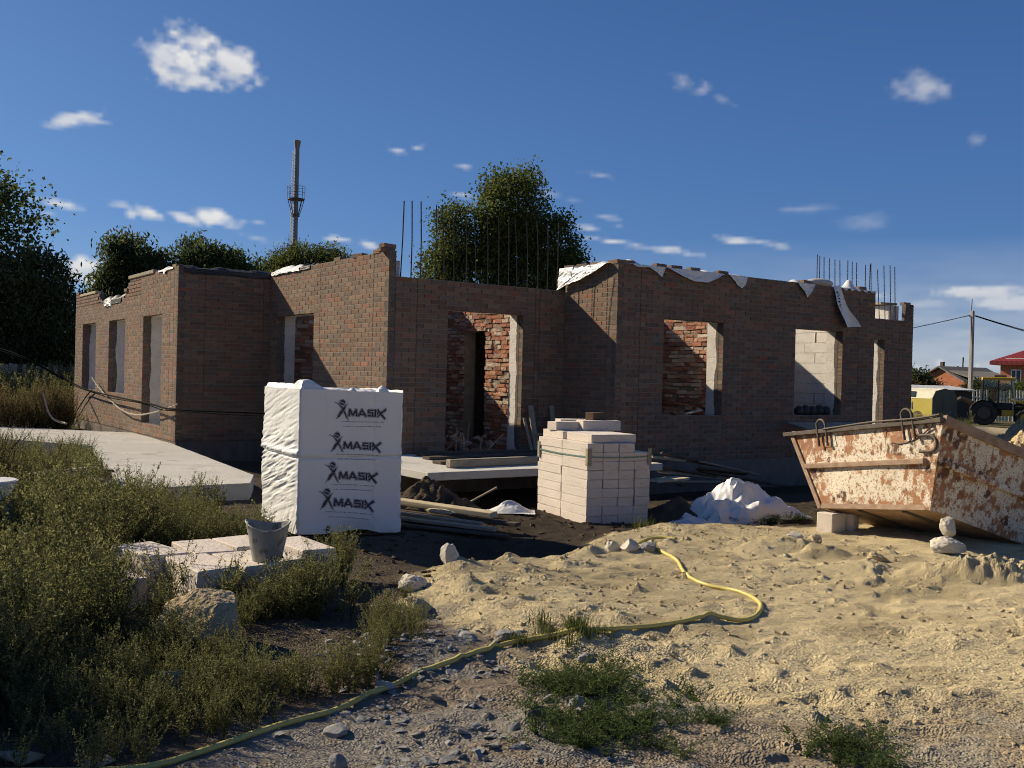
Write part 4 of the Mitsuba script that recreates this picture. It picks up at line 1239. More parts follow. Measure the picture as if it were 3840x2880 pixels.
# ------------------------------------------------------------------ low stack of pale blocks in the weeds, and the bucket on it
C1 = np.array([.78, .62, 0])
C1 /= np.linalg.norm(C1)
C2 = np.array([-C1[1], C1[0], 0])
LN = np.array([-2.0, 6.34, 0])
rk = np.random.default_rng(21)


def low_block(x, y, z, lx, ly, lz, label, rot=0.0):
    b = bevel_box(lx, ly, lz, .007, rk, .004)
    v = rotz(b.vertices, rot) + [x, y, z + lz / 2]
    v = LN + v[:, :1] * C1 + v[:, 1:2] * C2 + v[:, 2:] * np.array([0, 0, 1])
    single('low_block', label, 'block', trimesh.Trimesh(v, b.faces, process=False), paleblock_m)


low_block(.16, .33, .14, .29, .60, .14, 'pale block at the near left corner of the low stack by the bucket')
low_block(.47, .30, .14, .28, .58, .14, 'pale block right under the dented bucket in the low stack')
low_block(.73, .42, .13, .20, .55, .135, 'pale block just right of the bucket in the low stack')
low_block(.16, .33, -.02, .30, .60, .155, 'lower pale block under the near left corner of the low stack')
low_block(.48, .30, -.02, .30, .60, .155, 'lower pale block beneath the block that carries the bucket')
low_block(.77, .42, -.02, .22, .56, .145, 'lower pale block in the front row right of the bucket')
low_block(1.02, .56, -.02, .27, .58, .15, 'lower pale block at the right end of the low stack')
low_block(1.02, .56, .133, .27, .58, .165, 'tall pale block at the right end of the low stack')
low_block(.02, .95, .14, .30, .58, .15, 'pale block with grass stalk shadows at the far left of the low stack', .15)
low_block(.02, .95, -.02, .32, .58, .155, 'lower pale block at the far left of the low stack')
low_block(.40, .92, .14, .3, .56, .14, 'pale block behind the bucket in the back row of the low stack', -.05)
low_block(.75, 1.02, .13, .3, .5, .14, 'pale block in the back row of the low stack near the wrapped pallet')
low_block(-.28, .72, -.02, .2, .5, .2, 'pale block standing apart at the left end of the low stack', .1)
low_block(1.0, 1.12, .1, .34, .16, .12, 'small pale block behind the right end of the low stack', .2)
zinc_m = mat('zinc', two(bump(pr(proc(lambda p, n, uv: mix((0.20, 0.205, 0.19), (0.34, 0.34, 0.32), fbm(p.x * 13, p.y * 13, p.z * 7, 4)) * (1 - .45 * smoothstep(.55, .66, fbm(p.x * 22, p.y * 22, p.z * 14 + 5, 4)))), .6, .4, metallic=.25), lambda p, n, uv: fbm(p.x * 25, p.y * 25, p.z * 25, 3), .004)))
BK = thing('bucket', 'dented grey metal bucket with mortar stains standing on the low block stack', 'bucket')
bx, by, bz = -1.66, 6.80, .285
n, mz = 64, 22
th = np.linspace(0, 2 * np.pi, n, endpoint=False)
t = np.linspace(0, 1, mz)
thg, tg = np.meshgrid(th, t, indexing='ij')
rad = .098 + .047 * tg
rim = 1 + .05 * tg ** 2 * np.cos(2 * thg + .4)
hh = .245 * tg + .022 * tg ** 3 * np.cos(thg * 2 - 0.3) + .012 * tg ** 3 * np.cos(thg - 2)
rad = rad * rim + .003 * (F3(np.cos(thg) * 2, np.sin(thg) * 2 + tg * 3, 3, 5) - .5) + .002 * np.sin(tg * 60) * (np.abs(tg - .75) < .06)
out_ = np.stack([bx + rad * np.cos(thg), by + rad * np.sin(thg), bz + hh], -1)
inn_ = np.stack([bx + (rad - .004) * np.cos(thg), by + (rad - .004) * np.sin(thg), bz + .006 + hh * .985], -1)
V = np.concatenate([out_, inn_[:, ::-1]], 1)
nn = V.shape[1]
i = np.arange(n)[:, None] * nn + np.arange(nn - 1)[None]
i2 = ((np.arange(n) + 1) % n)[:, None] * nn + np.arange(nn - 1)[None]
f4 = np.stack([i, i2, i2 + 1, i + 1], -1).reshape(-1, 4)
part(BK, 'body', trimesh.Trimesh(V.reshape(-1, 3), np.vstack([f4[:, [0, 1, 2]], f4[:, [0, 2, 3]]]), process=False), zinc_m, smooth=True)
rim_p = out_[:, -1]
part(BK, 'rim', tube_mesh(np.vstack([rim_p, rim_p[:2]]), .0055, 6), zinc_m, smooth=True)
dsk = MB()
dsk.add(np.vstack([[bx, by, bz + .012], np.stack([bx + .10 * np.cos(th), by + .10 * np.sin(th), np.full(n, bz + .012)], -1)]), np.array([[0, 1 + k, 1 + (k + 1) % n] for k in range(n)]))
part(BK, 'bottom', dsk.mesh(), zinc_m)
for s_ in (-1, 1):
    e_ = rim_p[int(n * (.10 if s_ > 0 else .60))]
    b = bevel_box(.028, .006, .04, .002)
    part(BK, 'ear', trimesh.Trimesh(rotz(b.vertices, .6 + HP) + e_ + [0, 0, -.005], b.faces, process=False), zinc_m)
ea, eb = rim_p[int(n * .10)], rim_p[int(n * .60)]
w_ = np.linspace(0, np.pi, 24)
hp = (ea + eb) / 2 + np.cos(w_)[:, None] * (ea - eb) / 2 + np.sin(w_)[:, None] * np.array([.075, -.12, -.04])
part(BK, 'handle', tube_mesh(hp, .0032, 6), zinc_m, smooth=True)
# ------------------------------------------------------------------ the rusty skip, propped up on blocks and stones
def _rust(p, n, uv):
    big = fbm(p.x * 3.4 + 3, p.y * 3.4, p.z * 3.0, 4)
    sm = fbm(p.x * 24, p.y * 24, p.z * 15, 4)
    sp = fbm(p.x * 70, p.y * 70, p.z * 55, 2)
    run = fbm(p.x * 30, p.y * 30, p.z * 3, 3)
    k = smoothstep(0.452, 0.538, 0.36 * big + 0.38 * sm + 0.12 * sp + 0.14 * run)
    rust = mix((0.19, 0.085, 0.042), (0.36, 0.19, 0.10), fbm(p.x * 11, p.y * 11, p.z * 11, 4))
    rust = mix(rust, (0.10, 0.05, 0.03), smoothstep(0.58, 0.7, fbm(p.x * 6 + 8, p.y * 6, p.z * 6, 3)))
    paint = mix((0.52, 0.47, 0.37), (0.64, 0.60, 0.50), fbm(p.x * 5, p.y * 5, p.z * 5, 3))
    paint = mix(paint, (0.33, 0.19, 0.10), 0.8 * smoothstep(0.60, 0.72, sp + 0.5 * (sm - 0.5)))
    return mix(rust, paint, k)


rust_m = mat('rusty_paint', two(bump(pr(proc(_rust), 0.75, 0.3), lambda p, n, uv: fbm(p.x * 30, p.y * 30, p.z * 30, 3) + .5 * fbm(p.x * 5, p.y * 5, p.z * 5, 2), 0.006)))
bar_m = mat('rusty_steel', two(bump(pr(proc(lambda p, n, uv: mix((0.16, 0.085, 0.05), (0.36, 0.27, 0.19), fbm(p.x * 14, p.y * 14, p.z * 14, 4))), 0.7, 0.4), lambda p, n, uv: fbm(p.x * 40, p.y * 40, p.z * 40, 3), 0.004)))
iron_m = mat('dark_iron', pr(proc(lambda p, n, uv: mix((0.05, 0.042, 0.035), (0.13, 0.105, 0.085), fbm(p.x * 20, p.y * 20, p.z * 20, 3))), 0.65, 0.4, metallic=0.2))
TL, TR = np.array([3.06, 10.70, 1.03]), np.array([3.91, 8.90, 1.287])
BL, BR = np.array([3.23, 10.20, .311]), np.array([3.85, 9.00, .469])
DD = np.array([.9, .43, -.30])
DD /= np.linalg.norm(DD)
SK = thing('rusty_skip', 'big rusty white painted steel skip tilted up on blocks and stones', 'skip')


def slab4(q, t, m, name, root=SK):
    """a plate between four corners, t thick inwards"""
    q = np.array(q, float)
    n_ = np.cross(q[1] - q[0], q[3] - q[0])
    n_ /= np.linalg.norm(n_)
    v = np.vstack([q, q - n_ * t])
    return part(root, name, trimesh.Trimesh(v, np.vstack([QB[:, [0, 1, 2]], QB[:, [0, 2, 3]]]), process=False), m)


def barq(p, q, a, b, m, name, up=np.array([0, 0, 1.0]), root=SK):
    """a square bar from p to q, a wide (sideways), b high (along up)"""
    p, q = np.array(p, float), np.array(q, float)
    d = q - p
    L = np.linalg.norm(d)
    d /= L
    s = np.cross(d, up)
    s /= np.linalg.norm(s)
    w = np.cross(s, d)
    bb = bevel_box(L, a, b, min(a, b) * .12)
    v = bb.vertices[:, :1] * d + bb.vertices[:, 1:2] * s + bb.vertices[:, 2:] * w + (p + q) / 2
    return part(root, name, trimesh.Trimesh(v, bb.faces, process=False), m)


LT, LB_ = 2.75, 1.35
TL2, TR2, BL2, BR2 = TL + DD * LT, TR + DD * LT, BL + DD * LB_, BR + DD * LB_
FN = np.cross(BR - BL, TL - BL)
FN /= np.linalg.norm(FN)
if FN @ (EYE - TL) < 0:
    FN = -FN


def fp(s, t, o=0.0):
    """a point of the near face: s from left to right, t from bottom to top, o outwards"""
    a, b = BL + (BR - BL) * s, TL + (TR - TL) * s
    return a + (b - a) * t + FN * o


slab4([BL, BR, TR, TL], .008, rust_m, 'near_panel')
slab4([BR, BR2, TR2, TR], .008, rust_m, 'side_panel')
slab4([BL2, BL, TL, TL2], .008, rust_m, 'side_panel')
slab4([BR2, BL2, TL2, TR2], .008, rust_m, 'far_panel')
slab4([BL2, BR2, BR, BL], .008, bar_m, 'bottom_plate')
barq(fp(-.05, 1.012, .02), fp(1.0, 1.012, .02), .06, .045, iron_m, 'rim')
barq(TR + (0, 0, .012) + DD * .0, TR2 + (0, 0, .012), .05, .09, bar_m, 'rim')
barq(TL + (0, 0, .012), TL2 + (0, 0, .012), .05, .07, bar_m, 'rim')
barq(TL2, TR2, .05, .07, bar_m, 'rim')
barq(fp(.0, 0.0, .012), fp(0, .985, .012), .05, .02, bar_m, 'edge_strip', up=FN)
barq(fp(.985, 0.0, .012), fp(.985, .985, .012), .07, .02, rust_m, 'edge_strip', up=FN)
barq(fp(.02, .025, .010), fp(.97, .025, .010), .05, .02, bar_m, 'edge_strip', up=FN)
# the angle rail across the near face and the side
barq(fp(.02, .555, .025), fp(.93, .555, .025), .055, .055, bar_m, 'rail')
sn_ = np.cross(DD, TR - BR)
sn_ /= np.linalg.norm(sn_)
if sn_ @ (EYE - TR) < 0:
    sn_ = -sn_
barq(BR + (TR - BR) * .55 + DD * .04 + sn_ * .02, BR + (TR - BR) * .55 + DD * 2.0 + sn_ * .02, .05, .055, rust_m, 'rail')
for o in (.35, .75):
    barq(BL + (BR - BL) * o - FN * .05 - (0, 0, .012), BL2 + (BR2 - BL2) * o - (0, 0, .012), .06, .03, iron_m, 'runner')
# lifting hooks: bent round bars welded to plates
up_f = (TL + TR - BL - BR)
up_f /= np.linalg.norm(up_f)
al_f = (TR - TL) / np.linalg.norm(TR - TL)
for s_ in (.245, .81):
    c = fp(s_, 1.0, .045)
    slab4([fp(s_ - .035, .80, .010), fp(s_ + .065, .80, .010), fp(s_ + .065, .985, .010), fp(s_ - .035, .985, .010)], .008, rust_m, 'hook_plate')
    w_ = np.linspace(0, np.pi, 15)
    r_ = .062
    k_ = 1.0 if s_ < .5 else 1.2
    leg = [c - al_f * r_ - up_f * .15, c - al_f * r_ - up_f * .02]
    arc = [c + up_f * (.065 * k_) - al_f * r_ * math.cos(a) + up_f * r_ * math.sin(a) for a in w_]
    leg2 = [c + al_f * r_ - up_f * .02, c + al_f * r_ - up_f * .15]
    part(SK, 'lifting_hook', tube_mesh(np.array(leg + arc + leg2), .0135, 8), iron_m, smooth=True)
w_ = np.linspace(-np.pi / 2, np.pi / 2, 15)
c = fp(.93, .76, .03)
pts = [c - al_f * .10 + up_f * .075] + [c + al_f * (.03 + .075 * math.cos(a)) + up_f * .075 * math.sin(-a) for a in w_] + [c - al_f * .10 - up_f * .075]
part(SK, 'lifting_hook', tube_mesh(np.array(pts), .0135, 8), iron_m, smooth=True)
# bent stiffener lines on the near panel
for (s0, t0, s1, t1) in ((.66, .99, .64, .62),):
    barq(fp(s0, t0, .004), fp(s1, t1, .004), .015, .012, rust_m, 'weld_seam', up=FN)
part(SK, 'cable', tube_mesh(spline([fp(.70, .80, .012), fp(.78, .78, .014), fp(.87, .84, .016), fp(.95, .97, .03)], 18), .007, 5), iron_m)
part(SK, 'cable', tube_mesh(spline([fp(.27, 1.03, .06), fp(.45, 1.05, .05), fp(.62, 1.06, .05), fp(.80, 1.05, .06), fp(.99, 1.07, .05)], 24), .010, 5), iron_m)


def rock(name, label, x, y, z, sx, sy, sz, m, seed, group=None, cat_='stone', rot=0.0, flat=.35):
    r_ = np.random.default_rng(seed)
    ico = trimesh.creation.icosphere(4 if sx > .15 else 3)
    v, f = np.array(ico.vertices), ico.faces
    v = v * (1 + .30 * (meshkit.fbm(v * 1.3 + seed, 3, seed)[:, None] - .5) * 2)
    for _ in range(11):
        nn_ = r_.normal(0, 1, 3)
        nn_ /= np.linalg.norm(nn_)
        v = v - np.maximum(v @ nn_ - r_.uniform(.55, .88), 0)[:, None] * nn_ * .93
    v[:, 2] = np.maximum(v[:, 2], -flat)
    v = v * (1 + .09 * (meshkit.fbm(v * 5 + seed, 4, seed + 1)[:, None] - .5) * 2)
    v = rotz(v * [sx / 2, sy / 2, sz / 2], rot) + [x, y, z]
    return single(name, label, cat_, trimesh.Trimesh(v, f, process=False), m, group=group, smooth=35)


stone_m = mat('pale_stone', two(bump(pr(proc(lambda p, n, uv: mix((0.38, 0.35, 0.29), (0.52, 0.49, 0.43), fbm(p.x * 9, p.y * 9, p.z * 9, 4))), 0.93, 0.15), lambda p, n, uv: fbm(p.x * 40, p.y * 40, p.z * 40, 3), 0.01)))
slate_m = mat('slate', two(bump(pr(proc(lambda p, n, uv: mix((0.13, 0.135, 0.14), (0.27, 0.275, 0.275), fbm(p.x * 12, p.y * 12, p.z * 12, 4))), 0.9, 0.2), lambda p, n, uv: fbm(p.x * 50, p.y * 50, p.z * 50, 3), 0.006)))
clod_m = mat('clod', two(bump(pr(proc(lambda p, n, uv: mix((0.27, 0.21, 0.125), (0.44, 0.36, 0.23), fbm(p.x * 12, p.y * 12, p.z * 12, 4))), 0.95, 0.1), lambda p, n, uv: fbm(p.x * 35, p.y * 35, p.z * 35, 3), 0.02)))


def prop_block(x, y, z, lx, ly, lz, rot, label):
    b = bevel_box(lx, ly, lz, .008, rk, .005)
    single('prop_block', label, 'block', trimesh.Trimesh(rotz(b.vertices, rot) + [x, y, z + lz / 2], b.faces, process=False), paleblock_m)


prop_block(3.30, 10.10, .03, .20, .20, .25, -.95, 'pale block standing upright under the left corner of the skip')
prop_block(3.50, 10.22, .03, .20, .20, .23, -.6, 'shaded pale block just behind the upright block under the skip')
rock('stone', 'broad pale stone lying on the sand under the right corner of the skip', 3.93, 8.80, H(3.93, 8.8) + .05, .33, .26, .22, stone_m, 3)
rock('stone', 'small pale stone set on the broad stone to prop the skip', 3.95, 8.86, H(3.93, 8.8) + .215, .15, .13, .21, stone_m, 9, flat=.8)
# stones on the sand that one can tell apart
for (x, y, sx, sz, m, lab, sd) in [(-.44, 7.5, .19, .17, stone_m, 'pale pointed stone on the left crest of the sand', 21), (-.68, 7.1, .22, .13, stone_m, 'pale rounded stone where the sand meets the dark soil', 22), (-.57, 6.55, .20, .12, slate_m, 'grey stone at the left border of the sand above the weeds', 23),
                                   (-.75, 4.42, .13, .07, slate_m, 'flat grey stone lying against the yellow hose', 24), (-.66, 3.97, .085, .07, slate_m, 'small angular grey stone on bare ground near the bottom edge', 25),
                                   (.92, 8.62, .17, .13, stone_m, 'left lump of a pale stone group beside the upper hose', 26), (1.06, 8.52, .22, .12, stone_m, 'middle lump of a pale stone group beside the upper hose', 27), (1.22, 8.46, .16, .11, slate_m, 'right grey lump of a stone group beside the upper hose', 28),
                                   (2.62, 9.02, .17, .09, stone_m, 'pale stone on the sand left of the skip block', 29), (2.80, 8.98, .16, .09, clod_m, 'crumbly lump on the sand left of the skip block', 30), (3.1, 8.3, .22, .1, clod_m, 'dark clod of sand in front of the skip', 31),
                                   (-1.75, 5.7, .55, .42, clod_m, 'big rounded sandy boulder among the green weeds', 32), (-.22, 5.72, .16, .06, slate_m, 'grey flat stone on the gravel bank beside the weeds', 33), (0.02, 5.8, .2, .06, slate_m, 'dark grey stone on top of the gravel bank', 34),
                                   (.45, 5.45, .12, .06, slate_m, 'dark grey stone beside the hose on the sandy ground', 35), (.35, 4.75, .10, .06, slate_m, 'grey stone at the edge of the low dark plants', 36), (-.62, 5.05, .12, .05, stone_m, 'pale stone at the edge of the weeds above the hose', 37),
                                   (0.03, 7.75, .06, .05, stone_m, 'small pale pebble on the crest of the sand', 38), (.05, 4.45, .07, .05, slate_m, 'small dark stone on bare ground left of the low green plant', 39)]:
    rock('stone', lab, x, y, H(x, y) + sz * .18, sx, sx * .8, sz * 1.3, m, sd, rot=sd)
# slate chips and gravel, clods of sand: too many to count
rg = np.random.default_rng(31)


def scatter(name, label, cat_, n, gen, m, size, flat, seed):
    r_ = np.random.default_rng(seed)
    mb = MB()
    protos = []
    for k in range(7):
        pts = r_.normal(0, 1, (11, 3))
        pts /= np.linalg.norm(pts, axis=1, keepdims=True)
        h = trimesh.convex.convex_hull(pts * r_.uniform(.7, 1.1, (11, 1)))
        protos.append((np.array(h.vertices), np.array(h.faces)))
    xy = gen(r_, n)
    zz_ = hgt(xy[:, 0], xy[:, 1])
    for k in range(len(xy)):
        v, f = protos[k % 7]
        s = size[0] + (size[1] - size[0]) * r_.random() ** 2.6
        v = euler(v * [s, s * r_.uniform(.6, 1), s * flat * r_.uniform(.5, 1.2)], r_.normal(0, .25), r_.normal(0, .25), r_.uniform(0, 6.28))
        mb.add(v + [xy[k, 0], xy[k, 1], zz_[k] + s * flat * .25], f)
    put(name, mb.mesh(), m)
    labels[name] = {'label': label, 'category': cat_, 'kind': 'stuff'}


def g_gravel(r_, n):
    out = []
    while len(out) < n:
        y = r_.uniform(3.6, 6.0)
        x = r_.normal(-.25 - .28 * (y - 4.6) * 0 - .15, .42)
        if x < 1.0 and x > -1.15 and F3(np.array([x * 3]), np.array([y * 3]), 2, 5)[0] > .42:
            out.append((x, y))
    return np.array(out)


def g_sand(r_, n):
    x = r_.uniform(-.7, 4.2, n)
    y = r_.uniform(4.2, 10.2, n)
    k = (sand_edge(x, y) > -.1) & (y < sand_back(x)) & (F3(x * 1.6, y * 1.6, 3, 6) > .44)
    return np.stack([x, y], -1)[k]


def g_soil(r_, n):
    x = r_.uniform(-1.6, 3.4, n)
    y = r_.uniform(6.6, 12.0, n)
    k = (y > sand_back(x) - .1) | ((x < -.55) & (y > 6.4) & (x > -1.5))
    return np.stack([x, y], -1)[k]


scatter('slate_chips', 'grey slate chips scattered over the bare ground along the hose', 'gravel', 900, g_gravel, slate_m, (.006, .05), .35, 61)
scatter('sand_clods', 'small crumbs and clods of sand strewn over the sandy ground', 'clods', 5200, g_sand, clod_m, (.004, .026), .7, 62)
scatter('soil_crumbs', 'dark crumbs of soil around the pallets', 'clods', 1500, g_soil, soil_m, (.008, .05), .7, 63)

# ------------------------------------------------------------------ the hose
hose_m = mat('hose', two(pr(proc(lambda p, n, uv: mix((0.42, 0.35, 0.09), (0.54, 0.46, 0.15), fbm(p.x * 8, p.y * 8, p.z * 8, 3))), 0.45, 0.5)))
hp = np.array([(1.62, 9.56), (1.32, 9.59), (1.22, 9.44), (1.19, 9.05), (1.34, 8.84), (1.44, 8.41), (1.42, 7.85), (1.50, 7.51), (1.64, 7.36), (1.75, 7.15), (1.765, 6.85), (1.69, 6.59), (1.56, 6.42), (1.37, 6.38), (1.14, 6.28), (.98, 6.17),
               (.70, 6.06), (.44, 5.96), (.24, 5.86), (.02, 5.64), (-.23, 5.31), (-.45, 4.99), (-.64, 4.69), (-.78, 4.49), (-.91, 4.33), (-1.06, 4.14), (-1.20, 3.95), (-1.34, 3.81), (-1.55, 3.74), (-1.9, 3.70), (-2.6, 3.5)])
# its measured places were taken 6 cm above level ground: keep the line of sight on the ground as it is
fix = []
for x, y in hp:
    g = H(x, y) + .016
    for _ in range(3):
        k = (1.6 - g) / (1.6 - .06)
        g = float(hgt(np.array([x * k]), np.array([y * k]), False)[0]) + .016
    fix.append((x * k, y * k))
fix = spline(np.array(fix), 260)
hz = hgt(fix[:, 0], fix[:, 1])
k5 = np.ones(9) / 9
hz = np.maximum(np.convolve(np.pad(hz, 4, mode='edge'), k5, 'valid'), hz - .006) + .013
single('hose', 'yellow garden hose snaking over the sand down to the bottom left', 'hose', tube_mesh(np.c_[fix, hz], .0145, 10), hose_m, smooth=True)

# ------------------------------------------------------------------ heap of white sheeting on the dark soil
nu, nv = 130, 80
a, b_ = np.meshgrid(np.linspace(-1, 1, nu), np.linspace(-1, 1, nv), indexing='ij')
ax_u = np.array([1.58, .90, 0])
ax_u /= np.linalg.norm(ax_u)
ax_v = np.array([-ax_u[1], ax_u[0], 0])
prof = np.interp(a, [-1, -.8, -.6, -.55, -.35, -.2, -.08, .1, .4, .7, 1], [.03, .11, .12, .25, .27, .36, .44, .43, .30, .17, .02])
wv = np.interp(a, [-1, -.6, -.2, .2, 1], [.16, .28, .42, .42, .30])
ridge = np.abs(F3(a * 2.6 + b_ * 1.1, b_ * 1.6 - a * 1.0, 2, 71) - .5) * 2
ridge2 = np.abs(F3(a * 5 - b_ * 1.5, b_ * 2.2 + a * 2, 2, 72) - .5) * 2
cr = np.clip(1 - np.abs(b_) ** 2.2, 0, 1)
ridge3 = np.abs(F3(a * 3.4 + b_ * 2.6, b_ * 2 - a * 1.6, 2, 75) - .5) * 2
z = prof * cr ** .5 * (1.16 - .60 * ridge - .30 * ridge2) + .10 * (ridge3 - .4) * cr + .010 * (F3(a * 11, b_ * 6, 2, 76) - .5)
o = np.array([2.68, 11.48, 0])
P = o + ax_u * (a * .92 + .04 * (ridge2 - .5))[..., None] + ax_v * (b_ * wv + .06 * (F3(a * 5, b_ * 3, 3, 73) - .5))[..., None]
P[..., 2] = z - .02 + hgt(P[..., 0], P[..., 1], False) + .015
gq = grid_faces(nu, nv)
single('white_tarpaulin', 'crumpled heap of white sheeting on the dark ground left of the skip', 'tarpaulin', trimesh.Trimesh(P.reshape(-1, 3), np.vstack([gq[:, [0, 1, 2]], gq[:, [0, 2, 3]]]), process=False), film_m, smooth=True)
nu = 40
a, b_ = np.meshgrid(np.linspace(-1, 1, nu), np.linspace(-1, 1, nu), indexing='ij')
P = np.stack([.02 + .28 * a, 11.25 + .16 * b_, H(0, 11.2) + .01 + .13 * np.clip(1 - np.hypot(a, b_), 0, 1) * (.6 + .8 * F3(a * 3, b_ * 3, 3, 9))], -1)
gq = grid_faces(nu, nu)
single('plastic_sheet', 'small greyish plastic scrap lying left of the pale block stack', 'plastic sheet', trimesh.Trimesh(P.reshape(-1, 3), np.vstack([gq[:, [0, 1, 2]], gq[:, [0, 2, 3]]]), process=False), film_m, smooth=True)

# ------------------------------------------------------------------ concrete ramp and slab by the left wing
poly = Polygon([(-16, 22.5), (-7.88, 20.6), (-6.13, 17.86), (-3.35, 12.9), (-3.16, 12.0), (-4.35, 11.1), (-7.15, 16.9), (-9.6, 18.15), (-18, 20.4)])
rp = trimesh.creation.extrude_polygon(poly, .62, engine='earcut')
v, f = trimesh.remesh.subdivide_to_size(rp.vertices, rp.faces, .5)
v = v + [0, 0, -.41]
v[:, 2] += np.where(v[:, 2] > 0, .012 * (F3(v[:, 0] * 1.5, v[:, 1] * 1.5, 3, 6) - .5), 0)
struct('concrete_path', trimesh.Trimesh(v, f, process=False), concrete_m, smooth=25)
for k in range(16):
    x, y = -4.55 - 2.45 * k / 16 + ro.normal(0, .1), 11.3 + 5.2 * k / 16 + ro.normal(0, .12)
    rock('rubble_lump', 'broken lump of concrete and brick along the ragged edge of the concrete path', x - .15, y, .02 + ro.uniform(0, .1), ro.uniform(.25, .5), 0, ro.uniform(.2, .42), slate_m if k % 2 else soil_m, 100 + k, group='rubble lumps along the concrete path', cat_='rubble', rot=k) if False else \
        rock('rubble_lump', 'broken lump of concrete and brick along the ragged edge of the concrete path', x - .15, y, .02 + ro.uniform(0, .1), ro.uniform(.25, .5), ro.uniform(.25, .5), ro.uniform(.2, .42), slate_m if k % 2 else soil_m, 100 + k, group='rubble lumps along the concrete path', cat_='rubble', rot=k)
plank((-6.4, 11.9, .17), (-5.2, 12.4, .3), .14, .05, 'grey board end poking out of the weeds below the concrete path', wood_m, name='board', cat_='board')
rock('stone', 'pale slab of broken concrete leaning below the edge of the concrete path', -5.0, 12.0, .15, .4, .25, .22, stone_m, 77)
# white tub at the left border
tb = thing('white_tub', 'round white tub on a post at the left edge above the weeds', 'tub')
cxy = np.array([-4.0, 7.5])
part(tb, 'bowl', trimesh.Trimesh(*tube(np.array([[*cxy, .56], [*cxy, .60], [*cxy, .70], [*cxy, .705], [*cxy, .66], [*cxy, .61]]), np.array([.16, .19, .235, .225, .20, .10]), 40), process=False), film_m, smooth=40)
part(tb, 'post', tube_mesh(np.array([[cxy[0] + .16, 7.5, -.02], [cxy[0] + .19, 7.5, .57]]), .03, 8), pale_wood_m)
part(tb, 'post', tube_mesh(np.array([[cxy[0] - .12, 7.5, -.02], [cxy[0] - .15, 7.5, .57]]), .03, 8), pale_wood_m)
# litter in the weeds
for k, (x, y, sx, lab) in enumerate([(-1.62, 4.75, .10, 'upright torn scrap of pale board in the lit weeds near the hose'), (-2.35, 5.35, .3, 'flat pale slab lying in the gap between the weeds'), (-1.95, 3.98, .15, 'grey board scrap in the dark shade at the bottom left'), (-1.62, 3.95, .1, 'pale flat scrap in the shade just above the hose end')]):
    b = bevel_box(sx, .02 if k == 0 else sx * .7, .14 if k == 0 else .025, .004, rk, .008)
    single('board_scrap', lab, 'board', trimesh.Trimesh(euler(b.vertices, .2, .15, k * 1.3) + [x, y, H(x, y) + (.07 if k == 0 else .03)], b.faces, process=False), pale_wood_m if k < 2 else wood_m)

# ------------------------------------------------------------------ cables slung past the left wall
cable_m = mat('cable', pr((0.012, 0.012, 0.013), 0.95, 0.05))
rope_m = mat('rope', two(pr(proc(lambda p, n, uv: mix((0.30, 0.27, 0.21), (0.46, 0.42, 0.34), noise(p.x * 50, p.y * 50, p.z * 50))), 0.9, 0.1)))
cp = [W(np.array([5.0, y, z + 1.6])) for y, z in ((24.7, -.59), (22.3, -.66), (19.9, -.70), (18.75, -.73), (17.63, -.745))]
cp = [np.array([-14.5, 24.8, 2.35]), np.array([-12.3, 24.2, 1.86]), np.array([-11.55, 24.0, 1.58]), np.array([-10.9, 24.2, 1.2])] + cp + [W(np.array([5.9, 16.2, .86])), W(np.array([6.4, 15.2, .9]))]
single('cable', 'thick black cable drooping from the left edge past the left wall windows', 'cable', tube_mesh(spline(np.array(cp), 90), .017, 7), cable_m, smooth=True)
cp2 = [p + np.array([0, .05, -.03 - .02 * (k % 2)]) for k, p in enumerate(cp)]
single('cable', 'second thinner black cable twisted along under the thick one', 'cable', tube_mesh(spline(np.array(cp2), 90), .010, 6), cable_m, smooth=True)
rp_ = [W(np.array([5.07, y, z + 1.6])) for y, z in ((24.63, -.31), (24.0, -.5), (23.3, -.66), (22.5, -.82), (21.7, -.94), (21.0, -.98), (20.3, -.97), (19.4, -.89), (18.7, -.81), (17.95, -.70), (17.7, -.65))]
single('rope', 'frayed pale rope sagging across the left wall windows', 'rope', tube_mesh(spline(np.array(rp_), 140) + np.random.default_rng(4).normal(0, .004, (140, 3)), .012 + .006 * np.random.default_rng(5).random(140), 6), rope_m, smooth=True)
rp_ = [W(np.array([5.12, y, z + 1.6])) for y, z in ((24.9, -.6), (25.6, -.8), (26.4, -1.1), (27.4, -1.5))]
single('cable', 'short dark cable end hanging down at the far end of the left wall', 'cable', tube_mesh(spline(np.array(rp_), 30), .015, 6), cable_m, smooth=True)
single('dry_branch', 'bare pale bent branch standing in the bush beside the left wall', 'branch', tube_mesh(spline(np.array([[-8.33, 17.5, 1.1], [-8.26, 17.5, .87], [-8.15, 17.5, .65], [-8.0, 17.5, .57], [-7.85, 17.4, .56]]), 30), np.linspace(.012, .022, 30), 6), rope_m, smooth=True)
# ------------------------------------------------------------------ what stands behind: chimney, pole, trailer, digger, houses, fences
grey_metal_m = mat('grey_metal', pr(proc(lambda p, n, uv: mix((0.17, 0.17, 0.15), (0.25, 0.245, 0.21), fbm(p.x * .8, p.y * .8, p.z * .25, 3))), 0.6, 0.4))
CH = thing('chimney_stack', 'tall grey steel chimney with ladder, railed platform and guy wires behind the house', 'chimney')
cx, cy = -33.5, 150.0
ch_t = 38.3
part(CH, 'shaft', trimesh.Trimesh(*tube(np.array([[cx, cy, -1.2], [cx, cy, 12.0], [cx, cy, 35.0]]), np.array([.42, .39, .35]), 24), process=False), grey_metal_m, smooth=40)
part(CH, 'mouth', trimesh.Trimesh(*tube(np.array([[cx, cy, 35.0], [cx, cy, 35.3], [cx, cy, 36.1], [cx, cy, 36.4]]), np.array([.35, .37, .52, .52]), 24), process=False), grey_metal_m, smooth=40)
